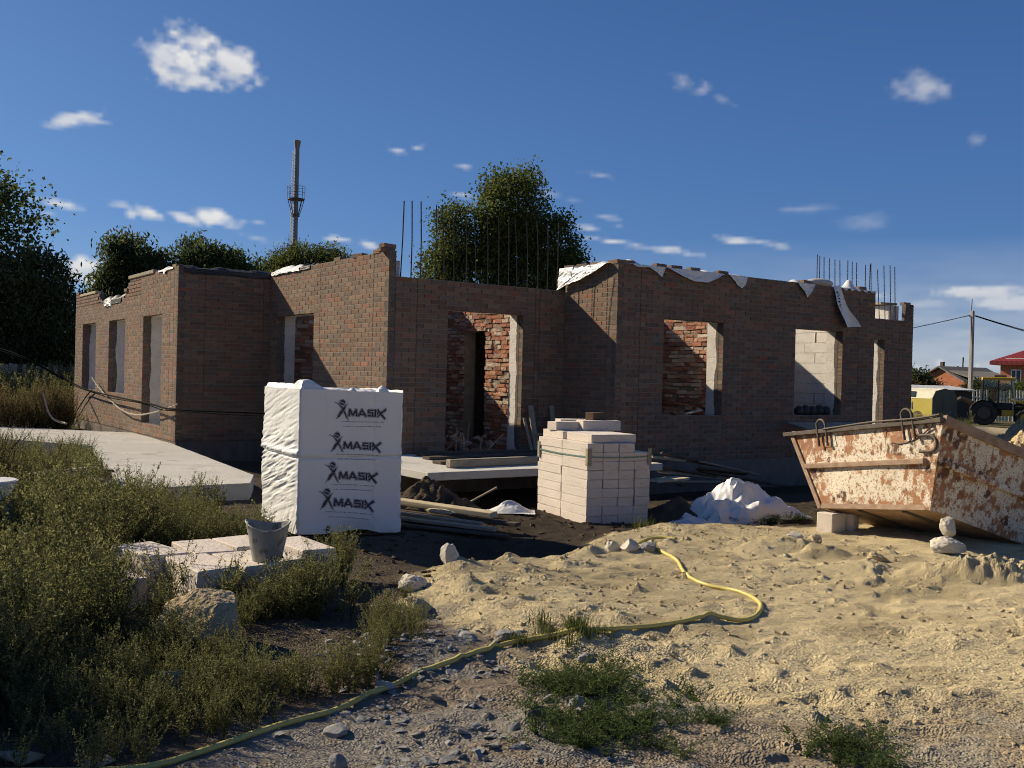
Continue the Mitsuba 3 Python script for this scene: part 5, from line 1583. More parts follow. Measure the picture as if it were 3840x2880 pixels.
ring_m = iron_m
part(CH, 'platform', trimesh.Trimesh(*tube(np.array([[cx, cy, 27.4], [cx, cy, 27.6]]), np.array([1.25, 1.25]), 24), process=False), ring_m)
part(CH, 'collar', trimesh.Trimesh(*tube(np.array([[cx, cy, 24.9], [cx, cy, 25.1]]), np.array([.6, .6]), 20), process=False), ring_m)
part(CH, 'collar', trimesh.Trimesh(*tube(np.array([[cx, cy, 15.6], [cx, cy, 15.9]]), np.array([.55, .55]), 20), process=False), ring_m)
for k in range(8):
    a = k * math.pi / 4 + .2
    c_, s_ = math.cos(a), math.sin(a)
    part(CH, 'bracket', tube_mesh(np.array([[cx + .5 * c_, cy + .5 * s_, 25.0], [cx + 1.2 * c_, cy + 1.2 * s_, 27.4]]), .06, 5), ring_m)
    part(CH, 'railing_post', tube_mesh(np.array([[cx + 1.3 * c_, cy + 1.3 * s_, 27.5], [cx + 1.3 * c_, cy + 1.3 * s_, 29.4]]), .035, 5), ring_m)
for z in (28.5, 29.4):
    th = np.linspace(0, 2 * np.pi, 25)
    part(CH, 'railing', tube_mesh(np.stack([cx + 1.3 * np.cos(th), cy + 1.3 * np.sin(th), np.full(25, z)], -1), .03, 5), ring_m)
lad = MB()
for k in range(67):
    z = 2 + k * .49
    lad.add(*tube(np.array([[cx - .62, cy - .25, z], [cx - .62, cy + .25, z]]), .04, 4))
    lad.add(*tube(np.array([[cx - .80, cy - .02, z], [cx - .45, cy - .02, z]]), .045, 4))
for o in (-.25, .25):
    lad.add(*tube(np.array([[cx - .62, cy + o, 1], [cx - .62, cy + o, 34.8]]), .04, 4))
part(CH, 'ladder', lad.mesh(), mat('ladder', pr((0.55, 0.55, 0.5), .5, .4)), kind='stuff')
for (ex, ey) in ((cx - 7.6, cy - 4), (cx + 11.5, cy - 4), (cx + 2, cy + 14)):
    part(CH, 'guy_wire', tube_mesh(spline(np.array([[cx, cy, 15.8], [(cx + ex) / 2, (cy + ey) / 2, 7.1], [ex, ey, -1]]), 14), .03, 4), ring_m)

# concrete power pole and its wires
PO = thing('utility_pole', 'tall grey concrete power pole carrying wires at the right', 'pole')
px_, py_ = 34.85, 75.0
grey_conc_m = mat('grey_concrete', pr(proc(lambda p, n, uv: mix((0.26, 0.25, 0.23), (0.36, 0.35, 0.325), fbm(p.x * 3, p.y * 3, p.z * .8, 3))), 0.9, 0.2))
b = bevel_box(.26, .26, 8.4, .03)
v = b.vertices + [0, 0, 3.2]
sc_ = 1.15 - .03 * (v[:, 2:] + 1)
v = np.c_[v[:, :2] * sc_, v[:, 2]]
part(PO, 'shaft', trimesh.Trimesh(rotz(v, .6) + [px_, py_, 0], b.faces, process=False), grey_conc_m)
part(PO, 'spike', tube_mesh(np.array([[px_ - .12, py_, 6.9], [px_ - .05, py_, 8.3]]), .03, 5), iron_m)
part(PO, 'crossarm', tube_mesh(np.array([[px_ - .3, py_, 7.0], [px_ + .3, py_, 7.0]]), .04, 5), iron_m)
for k, (a, b_) in enumerate((((px_ - .2, py_, 7.05), (px_ - 18, py_ + 8, 3.4)), ((px_ + .2, py_, 7.05), (px_ + 14, py_ - 4, 3.6)), ((px_ + .2, py_, 7.0), (px_ + 14, py_ - 4, 3.45)))):
    a, b_ = np.array(a), np.array(b_)
    part(PO, 'wire', tube_mesh(spline([a, a * .5 + b_ * .5 - [0, 0, .35], b_], 16), .03, 4), black_m)
PO2 = thing('utility_pole', 'small distant wooden pole with a crossarm behind the grey roof', 'pole')
part(PO2, 'shaft', tube_mesh(np.array([[72.9, 160, -2], [73.05, 160, 6.4]]), .12, 6), dark_wood_m)
part(PO2, 'crossarm', tube_mesh(np.array([[72.1, 160, 4.9], [73.9, 160, 4.4]]), .08, 5), dark_wood_m)

# yellow box trailer
yel_m = mat('yellow_paint', pr(proc(lambda p, n, uv: mix((0.38, 0.31, 0.055), (0.50, 0.42, 0.09), fbm(p.x * 2.5, p.y * 2.5, p.z * 1.4, 4))), 0.7, 0.3))
cream_m = mat('cream_paint', pr(proc(lambda p, n, uv: mix((0.50, 0.48, 0.34), (0.62, 0.60, 0.48), fbm(p.x * 3, p.y * 3, p.z * 2, 4))), 0.7, 0.3))
glass_m = mat('dark_glass', pr((0.03, 0.045, 0.05), 0.12, 0.6))
dgreen_m = mat('dull_green', pr(proc(lambda p, n, uv: mix((0.075, 0.075, 0.06), (0.14, 0.135, 0.10), fbm(p.x * 2, p.y * 2, p.z * .8, 4))), 0.8, 0.2))
TR_ = thing('box_trailer', 'old yellow box trailer with a pale rounded roof at the far right end', 'trailer')
tx, ty, tz, ta = 23.45, 55.0, -.72, -1.0


def TW(v):
    return rotz(np.asarray(v, float), ta) + [tx, ty, tz]


prof_ = [(-1.15, .55), (1.15, .55), (1.15, 1.62), (.86, 2.05), (0, 2.2), (-.86, 2.05), (-1.15, 1.62)]
body = trimesh.creation.extrude_polygon(Polygon([(-1.15, .55), (1.15, .55), (1.15, 1.62), (-1.15, 1.62)]), 4.6, engine='earcut')


def lie(m_):
    # extrusion along x: local y across, z up
    v = m_.vertices
    return trimesh.Trimesh(TW(np.stack([v[:, 2] - 4.6, v[:, 0] + 1.15, v[:, 1]], -1)), m_.faces, process=False)


part(TR_, 'body', lie(body), yel_m)
part(TR_, 'roof', lie(trimesh.creation.extrude_polygon(Polygon([(-1.17, 1.62), (1.17, 1.62), (.86, 2.06), (0, 2.2), (-.86, 2.06)]), 4.6, engine='earcut')), cream_m)
ends = trimesh.creation.extrude_polygon(Polygon(prof_), .02, engine='earcut')
part(TR_, 'end_wall', trimesh.Trimesh(TW(np.stack([ends.vertices[:, 2] + .005, ends.vertices[:, 0] + 1.15, ends.vertices[:, 1]], -1)), ends.faces, process=False), dgreen_m)
for x, z0, z1, w in ((-1.55, 1.0, 1.42, .62), (-3.1, 1.0, 1.42, .62), (-4.3, 1.0, 1.42, .5)):
    f_ = part(TR_, 'window', trimesh.Trimesh(TW(corners(x - w / 2, x + w / 2, -.03, .02, z0, z1)), QB, process=False), grey_conc_m)
    put(f_ + '__pane', trimesh.Trimesh(TW(corners(x - w / 2 + .06, x + w / 2 - .06, -.045, .0, z0 + .05, z1 - .05)), np.vstack([QB[:, [0, 1, 2]], QB[:, [0, 2, 3]]]), process=False), glass_m)
for x in (-1.5, -3.2):
    q_ = np.array([[x - .4, -.005, 1.70], [x + .4, -.005, 1.70], [x + .33, .22, 1.99], [x - .33, .22, 1.99]])
    part(TR_, 'roof_window', trimesh.Trimesh(TW(np.vstack([q_ + [0, -.02, .02], q_])), np.vstack([QB[:, [0, 1, 2]], QB[:, [0, 2, 3]]]), process=False), glass_m)
part(TR_, 'door', trimesh.Trimesh(TW(corners(.025, .045, .95, 1.75, .62, 1.75)), QB, process=False), dgreen_m)
for x in (-.9, -3.7):
    part(TR_, 'wheel', trimesh.Trimesh(*tube(TW(np.array([[x, .0, .45], [x, .25, .45]])), .45, 20), process=False), black_m)
# corrugated roof of a low shed behind the trailer
part_shed = thing('shed', 'low shed with a grey sheet roof behind the yellow trailer', 'shed')
part(part_shed, 'roof', trimesh.Trimesh(np.array([[20, 64, 1.34], [30.2, 64, 1.34], [30.2, 68, 1.60], [20, 68, 1.60], [20, 64, 1.40], [30.2, 64, 1.40], [30.2, 68, 1.66], [20, 68, 1.66]], float), QB, process=False), mat('sheet_roof', pr(proc(lambda p, n, uv: mix((0.28, 0.29, 0.30), (0.46, 0.47, 0.48), fbm(p.x * 1.5, p.y * .6, p.z, 3))), .6, .4)))
part(part_shed, 'wall', trimesh.Trimesh(corners(20.2, 30.0, 64.3, 67.8, -1, 1.33), QB, process=False), dark_wood_m)

# white picket fence
FE_ = thing('picket_fence', 'white picket fence behind the digger and the power pole', 'fence')
for k in range(58):
    x = 32.6 + k * .25
    h_ = 1.42 + .05 * math.sin(k * 2.1)
    v = corners(x, x + .15, 74.0, 74.03, -.9, h_)
    part(FE_, 'picket', trimesh.Trimesh(v, np.vstack([QB[:, [0, 1, 2]], QB[:, [0, 2, 3]]]), process=False), cream_m)
part(FE_, 'rail', trimesh.Trimesh(corners(32.5, 47.2, 74.035, 74.08, .8, .9), QB, process=False), cream_m)
part(FE_, 'rail', trimesh.Trimesh(corners(32.5, 47.2, 74.035, 74.08, -.3, -.2), QB, process=False), cream_m)

# low brick house with a grey gable roof
hbrick_m = mat('house_brick', pr(proc(lambda p, n, uv: mix((0.30, 0.11, 0.06), (0.40, 0.16, 0.09), fbm(p.x * 2, p.y * 2, p.z * 4, 3))), 0.9, 0.2))
hroof_m = mat('slate_roof', pr(proc(lambda p, n, uv: mix((0.15, 0.145, 0.125), (0.24, 0.235, 0.21), fbm(p.x * .7, p.y * .7, p.z * .7, 4)) * (0.9 + 0.1 * dr.sin(p.x * 12))), 0.9, 0.2))
HB = thing('brick_house', 'low orange brick house with a grey gable roof beyond the yellow trailer', 'house')
hx, hy, ha = 51.2, 118.0, -1.0


def HW(v):
    return rotz(np.asarray(v, float), ha) + [hx, hy, -1.6]


gable = trimesh.creation.extrude_polygon(Polygon([(-4.3, 0), (4.3, 0), (4.3, 3.1), (0, 5.35), (-4.3, 3.1)]), 9.0, engine='earcut')
part(HB, 'wall', trimesh.Trimesh(HW(np.stack([gable.vertices[:, 0], gable.vertices[:, 2], gable.vertices[:, 1]], -1)), gable.faces[:, ::-1], process=False), hbrick_m)
for s_ in (-1, 1):
    q_ = np.array([[0, -.5, 5.5], [s_ * 5.0, -.5, 2.85], [s_ * 5.0, 9.5, 2.85], [0, 9.5, 5.5]])
    part(HB, 'roof', trimesh.Trimesh(HW(np.vstack([q_ + [0, 0, .14], q_])), np.vstack([QB[:, [0, 1, 2]], QB[:, [0, 2, 3]]]), process=False), hroof_m)
part(HB, 'porch', trimesh.Trimesh(HW(corners(4.3, 8.0, .8, 7, 0, 2.6)), QB, process=False), dark_wood_m)
q_ = np.array([[1.0, .2, 5.0], [9.5, .2, 2.55], [9.5, 9.5, 2.55], [1.0, 9.5, 5.0]])
part(HB, 'porch_roof', trimesh.Trimesh(HW(np.vstack([q_ + [0, 0, .14], q_])), np.vstack([QB[:, [0, 1, 2]], QB[:, [0, 2, 3]]]), process=False), hroof_m)
part(HB, 'chimney', trimesh.Trimesh(HW(corners(-4.1, -3.7, 6, 6.4, 3, 6.3)), QB, process=False), dark_wood_m)

# two storey house with a red metal roof
red_m = mat('red_roof', pr(proc(lambda p, n, uv: mix((0.17, 0.022, 0.025), (0.23, 0.035, 0.035), fbm(p.x, p.y, p.z, 2)) * (0.85 + 0.15 * dr.sin(p.x * 16))), 0.5, 0.4))
white_m = mat('white_paint', pr((0.72, 0.72, 0.72), 0.5, 0.4))
HR = thing('red_roof_house', 'two storey orange brick house with a dark red metal roof at the right edge', 'house')
rx, ry = 54.4, 110.0


def RW(v):
    return rotz(np.asarray(v, float) - [rx, ry, 0], -.72) + [rx, ry, 0]


part(HR, 'wall', trimesh.Trimesh(RW(corners(rx, rx + 12, ry, ry + 9, -1.6, 4.2)), QB, process=False), hbrick_m)
q0 = corners(rx - .9, rx + 12.9, ry - .9, ry + 9.9, 4.15, 4.55)
part(HR, 'eaves', trimesh.Trimesh(RW(q0), QB, process=False), red_m)
rv = np.array([[rx - .9, ry - .9, 4.56], [rx + 12.9, ry - .9, 4.56], [rx + 12.9, ry + 9.9, 4.56], [rx - .9, ry + 9.9, 4.56], [rx + 5.5, ry + 4.5, 7.4], [rx + 7.5, ry + 4.5, 7.4]])
part(HR, 'roof', trimesh.Trimesh(RW(rv), np.array([[0, 1, 5], [0, 5, 4], [1, 2, 5], [2, 3, 4], [2, 4, 5], [3, 0, 4]]), process=False), red_m)
part(HR, 'snow_guard', trimesh.Trimesh(RW(corners(rx + .6, rx + 12.2, ry - .35, ry - .27, 4.78, 4.92)), QB, process=False), white_m)
for k, x in enumerate((rx + 1.1, rx + 3.1, rx + 6.0, rx + 8.5)):
    f_ = part(HR, 'window', trimesh.Trimesh(RW(corners(x, x + 1.05, ry - .06, ry + .1, 2.1, 3.65)), QB, process=False), white_m)
    put(f_ + '__pane', trimesh.Trimesh(RW(corners(x + .10, x + .47, ry - .09, ry, 2.2, 3.55)), np.vstack([QB[:, [0, 1, 2]], QB[:, [0, 2, 3]]]), process=False), glass_m)
    put(numbered(f_ + '__pane_'[:-1]) if False else f_ + '__pane_001', trimesh.Trimesh(RW(corners(x + .58, x + .95, ry - .09, ry, 2.2, 3.55)), np.vstack([QB[:, [0, 1, 2]], QB[:, [0, 2, 3]]]), process=False), glass_m)
    put(f_ + '__sill', trimesh.Trimesh(RW(corners(x - .08, x + 1.13, ry - .2, ry, 2.0, 2.1)), np.vstack([QB[:, [0, 1, 2]], QB[:, [0, 2, 3]]]), process=False), white_m)
q_ = np.array([[rx - .7, ry - 3.2, 1.15], [rx + 2.6, ry - 3.2, 2.15], [rx + 2.6, ry, 2.15], [rx - .7, ry, 1.15]])
part(HR, 'porch_roof', trimesh.Trimesh(RW(np.vstack([q_ + [0, 0, .15], q_])), np.vstack([QB[:, [0, 1, 2]], QB[:, [0, 2, 3]]]), process=False), hroof_m)

# the digger: a backhoe loader seen from its front left
dy_m = mat('digger_yellow', pr(proc(lambda p, n, uv: mix((0.46, 0.28, 0.03), (0.58, 0.38, 0.06), fbm(p.x * 2, p.y * 2, p.z * 2, 3))), 0.5, 0.4))
tyre_m = mat('tyre', pr(proc(lambda p, n, uv: mix((0.02, 0.02, 0.02), (0.07, 0.065, 0.06), fbm(p.x * 5, p.y * 5, p.z * 5, 3))), 0.9, 0.2))
cabglass_m = mat('cab_glass', {'type': 'thindielectric', 'int_ior': 1.5, 'specular_transmittance': rgb(.62, .75, .72)})
DG = thing('backhoe_loader', 'yellow backhoe loader, shaded sides coloured black, standing by the fence at the right edge', 'digger')
dxo, dyo, dzo, da = 29.75, 60.5, -.66, -.42      # forward is local +x


def DW(v):
    return rotz(np.asarray(v, float), da) + [dxo, dyo, dzo]


def dbox(name, x0, x1, y0, y1, z0, z1, m, parent=DG, taper=None):
    b = bevel_box(x1 - x0, y1 - y0, z1 - z0, .03)
    v = b.vertices + [(x0 + x1) / 2, (y0 + y1) / 2, (z0 + z1) / 2]
    return part(parent, name, trimesh.Trimesh(DW(v), b.faces, process=False), m)


def wheel(x, y, r_, w, hub):
    prof2 = np.array([[-w / 2, r_ * .62], [-w / 2, r_ * .92], [-w / 2 + .05, r_], [w / 2 - .05, r_], [w / 2, r_ * .92], [w / 2, r_ * .62]])
    th = np.linspace(0, 2 * np.pi, 33)[:-1]
    v = np.array([[x + p[1] * math.cos(a), y + p[0], r_ + p[1] * math.sin(a)] for a in th for p in prof2])
    f = []
    for i in range(32):
        for j in range(5):
            f.append([i * 6 + j, ((i + 1) % 32) * 6 + j, ((i + 1) % 32) * 6 + j + 1, i * 6 + j + 1])
    k = part(DG, 'wheel', trimesh.Trimesh(DW(v), np.vstack([np.array(f)[:, [0, 1, 2]], np.array(f)[:, [0, 2, 3]]]), process=False), tyre_m)
    tr = MB()
    for i in range(22):
        a = i / 22 * 2 * np.pi
        c = np.array([x + r_ * math.cos(a), y, r_ + r_ * math.sin(a)])
        bb = bevel_box(.07, w * .95, .09, .01)
        vv = rotz(bb.vertices, .35 * (1 if i % 2 else -1))
        vv = np.stack([vv[:, 0] * -math.sin(a) + vv[:, 2] * math.cos(a), vv[:, 1], vv[:, 0] * math.cos(a) + vv[:, 2] * math.sin(a)], -1) + c
        tr.add(DW(vv), bb.faces)
    put(k + '__tread', tr.mesh(), tyre_m)
    labels[k + '__tread'] = {'kind': 'stuff'}
    for s_ in (-1, 1):
        v_, f_ = tube(DW(np.array([[x, y + s_ * w * .30, r_], [x, y + s_ * w * .40, r_]])), np.array([r_ * .62, r_ * .5]), 24)
        put(numbered(k + '__rim'), trimesh.Trimesh(v_, f_, process=False), hub)


for y in (-.85, .85):
    wheel(-.72, y, .72, .46, iron_m)
    wheel(1.5, y * .95, .47, .34, dy_m)
dbox('chassis', -1.2, 2.1, -.45, .45, .55, .95, black_m)  # black body colour stands in for the shadow on the digger sides
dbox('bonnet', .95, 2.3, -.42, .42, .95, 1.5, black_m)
dbox('side_panel', .25, .95, -.62, -.44, .55, .95, dy_m)
for y in (-.85, .85):
    th = np.linspace(.25, 2.9, 14)
    v = np.array([[-.72 + .80 * math.cos(a), y + o, .72 + .80 * math.sin(a)] for a in th for o in (-.27, .27)])
    f = [[2 * i, 2 * i + 1, 2 * i + 3, 2 * i + 2] for i in range(13)]
    part(DG, 'mudguard', trimesh.Trimesh(DW(v), np.vstack([np.array(f)[:, [0, 1, 2]], np.array(f)[:, [0, 2, 3]]]), process=False), iron_m)
# cab: posts, roof, panes
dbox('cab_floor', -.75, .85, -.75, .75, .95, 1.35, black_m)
dbox('cab_roof', -.85, .98, -.85, .85, 2.72, 2.90, dy_m)
dbox('roof_rack', -.2, .5, -.4, .4, 2.9, 3.05, iron_m)
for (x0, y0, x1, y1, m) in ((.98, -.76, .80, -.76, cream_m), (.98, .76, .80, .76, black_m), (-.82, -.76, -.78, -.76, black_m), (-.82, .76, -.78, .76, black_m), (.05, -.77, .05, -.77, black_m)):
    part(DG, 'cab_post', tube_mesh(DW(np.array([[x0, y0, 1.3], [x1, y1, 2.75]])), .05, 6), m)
for q_ in ([[.97, -.74, 1.36], [.97, .74, 1.36], [.81, .74, 2.72], [.81, -.74, 2.72]], [[.07, -.765, 1.36], [.95, -.765, 1.36], [.79, -.765, 2.72], [.07, -.765, 2.72]], [[-.78, -.765, 1.36], [.03, -.765, 1.36], [.03, -.765, 2.72], [-.76, -.765, 2.72]],
           [[-.8, -.74, 1.36], [-.8, .74, 1.36], [-.78, .74, 2.72], [-.78, -.74, 2.72]]):
    part(DG, 'cab_pane', trimesh.Trimesh(DW(np.array(q_)), np.array([[0, 1, 2], [0, 2, 3]]), process=False), cabglass_m)
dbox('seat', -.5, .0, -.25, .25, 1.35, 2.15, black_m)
part(DG, 'steering_wheel', tube_mesh(DW(np.array([[.55 + .05 * math.cos(a), .2 * math.sin(a), 1.85 + .2 * math.cos(a)] for a in np.linspace(0, 6.3, 15)])), .02, 5), black_m)
# front loader arms and bucket
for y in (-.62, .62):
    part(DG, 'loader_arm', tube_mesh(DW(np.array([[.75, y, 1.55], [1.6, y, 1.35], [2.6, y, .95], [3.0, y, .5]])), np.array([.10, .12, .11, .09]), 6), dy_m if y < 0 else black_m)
    part(DG, 'loader_ram', tube_mesh(DW(np.array([[.95, y * 1.08, 1.15], [2.2, y * 1.08, 1.15]])), .06, 6), iron_m)
bp = trimesh.creation.extrude_polygon(Polygon([(0, .02), (.95, .0), (.95, .05), (.15, .12), (.06, .45), (.14, .85), (.55, 1.0), (.55, 1.05), (.05, .92), (-.05, .45)]), 2.3, engine='earcut')
part(DG, 'loader_bucket', trimesh.Trimesh(DW(np.stack([bp.vertices[:, 0] + 2.95, bp.vertices[:, 2] - 1.15, bp.vertices[:, 1] + .15], -1)), bp.faces, process=False), iron_m)
# backhoe boom folded at the rear
part(DG, 'boom', tube_mesh(DW(np.array([[-1.0, 0, .9], [-1.4, .1, 1.3], [-2.0, .1, 1.55], [-2.6, .15, 1.25]])), np.array([.16, .17, .15, .12]), 6), iron_m)
part(DG, 'dipper', tube_mesh(DW(np.array([[-2.6, .15, 1.25], [-2.5, .2, .8], [-2.2, .2, .4]])), .10, 6), iron_m)
dbox('backhoe_frame', -1.25, -.9, -.8, .8, .5, 1.1, dy_m)
# grey concrete pipes or logs on the ground by the digger
for k, (a, b_, r_) in enumerate((((17.2, 37.2, -.05), (18.6, 35.2, -.10), .20), ((17.4, 34.6, -.15), (18.6, 33.2, -.2), .17))):
    single('log', 'old grey log lying before the digger, %s' % ('the longer one further back' if k == 0 else 'the shorter one in front'), 'log', tube_mesh(spline([np.array(a), (np.array(a) + b_) / 2 + [0, 0, .02], np.array(b_)], 8), r_, 10), wood_m, smooth=40)

# plank fence and sheet fence at the left
FL = thing('plank_fence', 'weathered grey plank fence beyond the weeds at the left edge', 'fence')
rq = np.random.default_rng(41)
fa, fb = np.array([-20.0, 31.6]), np.array([-11.2, 33.6])
n_ = 66
for k in range(n_):
    t0 = k / n_
    c = fa + (fb - fa) * t0
    d = (fb - fa) / np.linalg.norm(fb - fa)
    w_ = np.linalg.norm(fb - fa) / n_ - .012
    h_ = 1.56 + rq.normal(0, .035)
    b = bevel_box(w_, .025, h_ + .3, .003)
    v = b.vertices + [w_ / 2, rq.normal(0, .008), (h_ - .3) / 2]
    v = np.stack([c[0] + v[:, 0] * d[0] - v[:, 1] * d[1], c[1] + v[:, 0] * d[1] + v[:, 1] * d[0], v[:, 2]], -1)
    part(FL, 'plank', trimesh.Trimesh(v, b.faces, process=False), (wood_m, dark_wood_m, wood_m)[rq.integers(3)])
FS = thing('sheet_fence', 'grey sheet metal fence behind the plank fence at the left', 'fence')
u = np.arange(0, 16, .05)
zz_ = np.array([-.3, 1.92])
P = np.stack([np.repeat(-22 + u * .98, 2), np.repeat(34.5 + u * .16 + .025 * np.sin(u * 26), 2), np.tile(zz_, len(u))], -1)
gq = grid_faces(len(u), 2)
part(FS, 'sheet', trimesh.Trimesh(P.reshape(-1, 3), np.vstack([gq[:, [0, 1, 2]], gq[:, [0, 2, 3]]]), process=False), mat('sheet_fence', two(pr((0.20, 0.205, 0.21), .6, .4))))
for k in range(6):
    part(FS, 'post', tube_mesh(np.array([[-21.5 + 2.6 * k, 34.45 + .42 * k, -.3], [-21.5 + 2.6 * k, 34.45 + .42 * k, 1.95]]), .04, 5), iron_m)
# ------------------------------------------------------------------ trees
def leafmat(name, trans=.55):
    return mat(name, {'type': 'principledthin', 'base_color': VC, 'roughness': .6, 'diff_trans': trans, 'spec_trans': 0.0, 'eta': 1.4})


leaf_m = leafmat('leaf', 1.1)
bark_m = mat('bark', two(pr(proc(lambda p, n, uv: mix((0.045, 0.038, 0.028), (0.12, 0.10, 0.075), fbm(p.x * 6, p.y * 6, p.z * 2, 3))), 0.95, 0.1)))


def leaves(cent, size, aspect, r_, droop=0.0, cols=None, jitter=.25, out=None, updir=0.0):
    """leaf-sized rhombs at the points; droop turns them downwards"""
    n = len(cent)
    d = r_.normal(0, 1, (n, 3))
    if out is not None:
        d = d + out
    d[:, 2] -= droop
    d[:, 2] += updir
    d /= np.linalg.norm(d, axis=1, keepdims=True)
    s = np.cross(d, r_.normal(0, 1, (n, 3)))
    s /= np.linalg.norm(s, axis=1, keepdims=True) + 1e-9
    L = size * r_.uniform(.6, 1.25, (n, 1))
    w = L / aspect
    nrm = np.cross(d, s)
    v = np.stack([cent - d * L / 2, cent + s * w / 2 + nrm * w * .12, cent + d * L / 2, cent - s * w / 2 + nrm * w * .12], 1).reshape(-1, 3)
    f = (np.arange(n)[:, None] * 4 + np.array([[0, 1, 2, 0, 2, 3]])).reshape(-1, 3)
    c = np.array(cols)[r_.integers(len(cols), size=n)] * r_.uniform(1 - jitter, 1 + jitter, (n, 1))
    return v, f, np.repeat(c, 4, axis=0)


GREEN = [(.078, .105, .032), (.092, .12, .036), (.068, .092, .034), (.11, .128, .038), (.08, .108, .046)]
DARKG = [(.060, .088, .040), (.072, .10, .042), (.055, .078, .040), (.088, .108, .045)]
OLIVE = [(.12, .125, .038), (.135, .13, .042), (.10, .11, .038)]


def tree(name, label, base, h, lobes, n_cl, per, leaf, aspect, cols, seed, droop=.3, cl_r=.35, trunk=.25, group=None, twig=True, up_=0.0):
    """lobes: (x, y, z, rx, ry, rz) offsets from the base; leaf clumps fill each lobe, thickest towards its skin"""
    r_ = np.random.default_rng(seed)
    root = thing(name, label, 'tree', group)
    base = np.array(base, float)
    vol = np.array([l[3] * l[4] * l[5] for l in lobes]) ** .8
    vol /= vol.sum()
    V, Fc, C, k0 = [], [], [], 0
    lim = MB()
    tr_top = base + [0, 0, h * .75]
    tp = np.array([base + [0, 0, -.2], base + [r_.normal(0, .1), r_.normal(0, .1), h * .3], base + [r_.normal(0, .2), r_.normal(0, .2), h * .55], tr_top])
    part(root, 'trunk', tube_mesh(spline(tp, 10), np.linspace(trunk, trunk * .3, 10), 8), bark_m, smooth=True)
    for l, vv in zip(lobes, vol):
        m = max(int(n_cl * vv), 4)
        d = r_.normal(0, 1, (m, 3))
        d /= np.linalg.norm(d, axis=1, keepdims=True)
        rad = r_.uniform(.25, 1, (m, 1)) ** .38
        lump = 1 + .30 * (meshkit.fbm(d * 1.9 + seed, 3, seed)[:, None] - .5) * 2
        cc = base + np.array(l[:3]) + d * rad * lump * np.array(l[3:])
        keep = meshkit.fbm(cc * 0.9 / max(leaf * 6, .5), 3, seed + 1) > .34
        cc = cc[keep]
        c0 = base + np.array(l[:3])
        st = base + [0, 0, h * .25 + .25 * max(l[2] - h * .25, 0)]
        lim.add(*tube(spline(np.array([st, (st + c0) / 2 + r_.normal(0, .12, 3), c0 + [0, 0, l[5] * .4]]), 7), np.linspace(trunk * .42, trunk * .1, 7), 5))
        if twig:
            for c in cc[:: max(1, len(cc) // 26)]:
                lim.add(*tube(np.array([c0 + (c - c0) * .15 - [0, 0, l[5] * .25], c0 + (c - c0) * .6, c]), np.array([trunk * .12, trunk * .07, trunk * .03]), 4))
        pts = np.repeat(cc, per, axis=0) + r_.normal(0, 1, (len(cc) * per, 3)) * cl_r * np.array([1, 1, .75])
        tint = np.repeat(r_.uniform(.75, 1.25, (len(cc), 1)), per * 4, axis=0)
        v, f, c = leaves(pts, leaf, aspect, r_, droop, cols, updir=up_)
        V.append(v)
        Fc.append(f + k0)
        C.append(c * tint)
        k0 += len(v)
    part(root, 'branches', lim.mesh(), bark_m)
    put(root + '__crown', trimesh.Trimesh(np.vstack(V), np.vstack(Fc), process=False), leaf_m, color=np.vstack(C))
    return root


# the bushy poplar behind the house
tree('poplar_tree', 'tall bushy green poplar rising behind the doorway wall', (-.5, 46, -.9), 11, [(.25, 0, 10.2, 1.62, 1.6, 2.15), (.2, .2, 8.6, 1.5, 1.5, 1.5), (-2.35, 0, 8.3, .95, 1.1, 2.3), (-3.1, 0, 6.8, .85, 1.0, 1.7), (-3.3, .1, 5.0, 1.0, 1.1, 1.5), (2.4, 0, 8.3, .95, 1.1, 1.9), (3.0, 0, 7.0, .75, 1.0, 1.6),
                                                                                                   (-1.0, 0, 6.6, 1.5, 1.5, 2.0), (1.2, 0, 6.2, 1.7, 1.5, 2.2), (3.6, .2, 5.6, .75, .9, 1.0), (-1.6, 0, 4.4, 2.1, 1.6, 1.5), (1.6, 0, 4.2, 2.2, 1.6, 1.5)], 2300, 44, .155, 1.5, GREEN + OLIVE[:1], 101, droop=.2, cl_r=.30)
# trees on the left, from the frame's edge to the chimney
tree('lime_tree', 'big dark green tree filling the left edge of the picture', (-20.4, 36.5, -.1), 11, [(-2.24, 0.0, 7.69, 3.52, 3.2, 2.02), (0.88, -0.16, 7.09, 2.0, 2.08, 1.28), (-0.32, 0.0, 5.21, 2.4, 2.4, 1.21), (-2.4, 0.0, 4.33, 3.52, 2.88, 1.75), (0.32, 0.16, 2.99, 2.8, 2.4, 1.21), (2.0, 0.0, 2.45, 1.6, 1.6, 1.01), (-1.92, 0.0, 1.65, 3.84, 2.88, 1.48), (-5.44, 0.32, 6.48, 3.52, 3.2, 2.96)], 1500, 50, .16, 1.3, DARKG + GREEN[:2], 102, droop=.2, cl_r=.42)
tree('chestnut_tree', 'dark bronze green tree between the left edge tree and the left wall', (-16.5, 34, -.2), 6.5, [(.1, 0, 4.4, 1.1, 1.2, 1.35), (-.8, 0, 3.6, 1.3, 1.2, 1.4), (.7, 0, 3.0, 1.1, 1.2, 1.3), (-.2, .2, 1.8, 1.9, 1.5, 1.4)], 620, 44, .22, 2.8, DARKG + [(.10, .085, .05), (.09, .085, .05)], 103, droop=1.1, cl_r=.28)
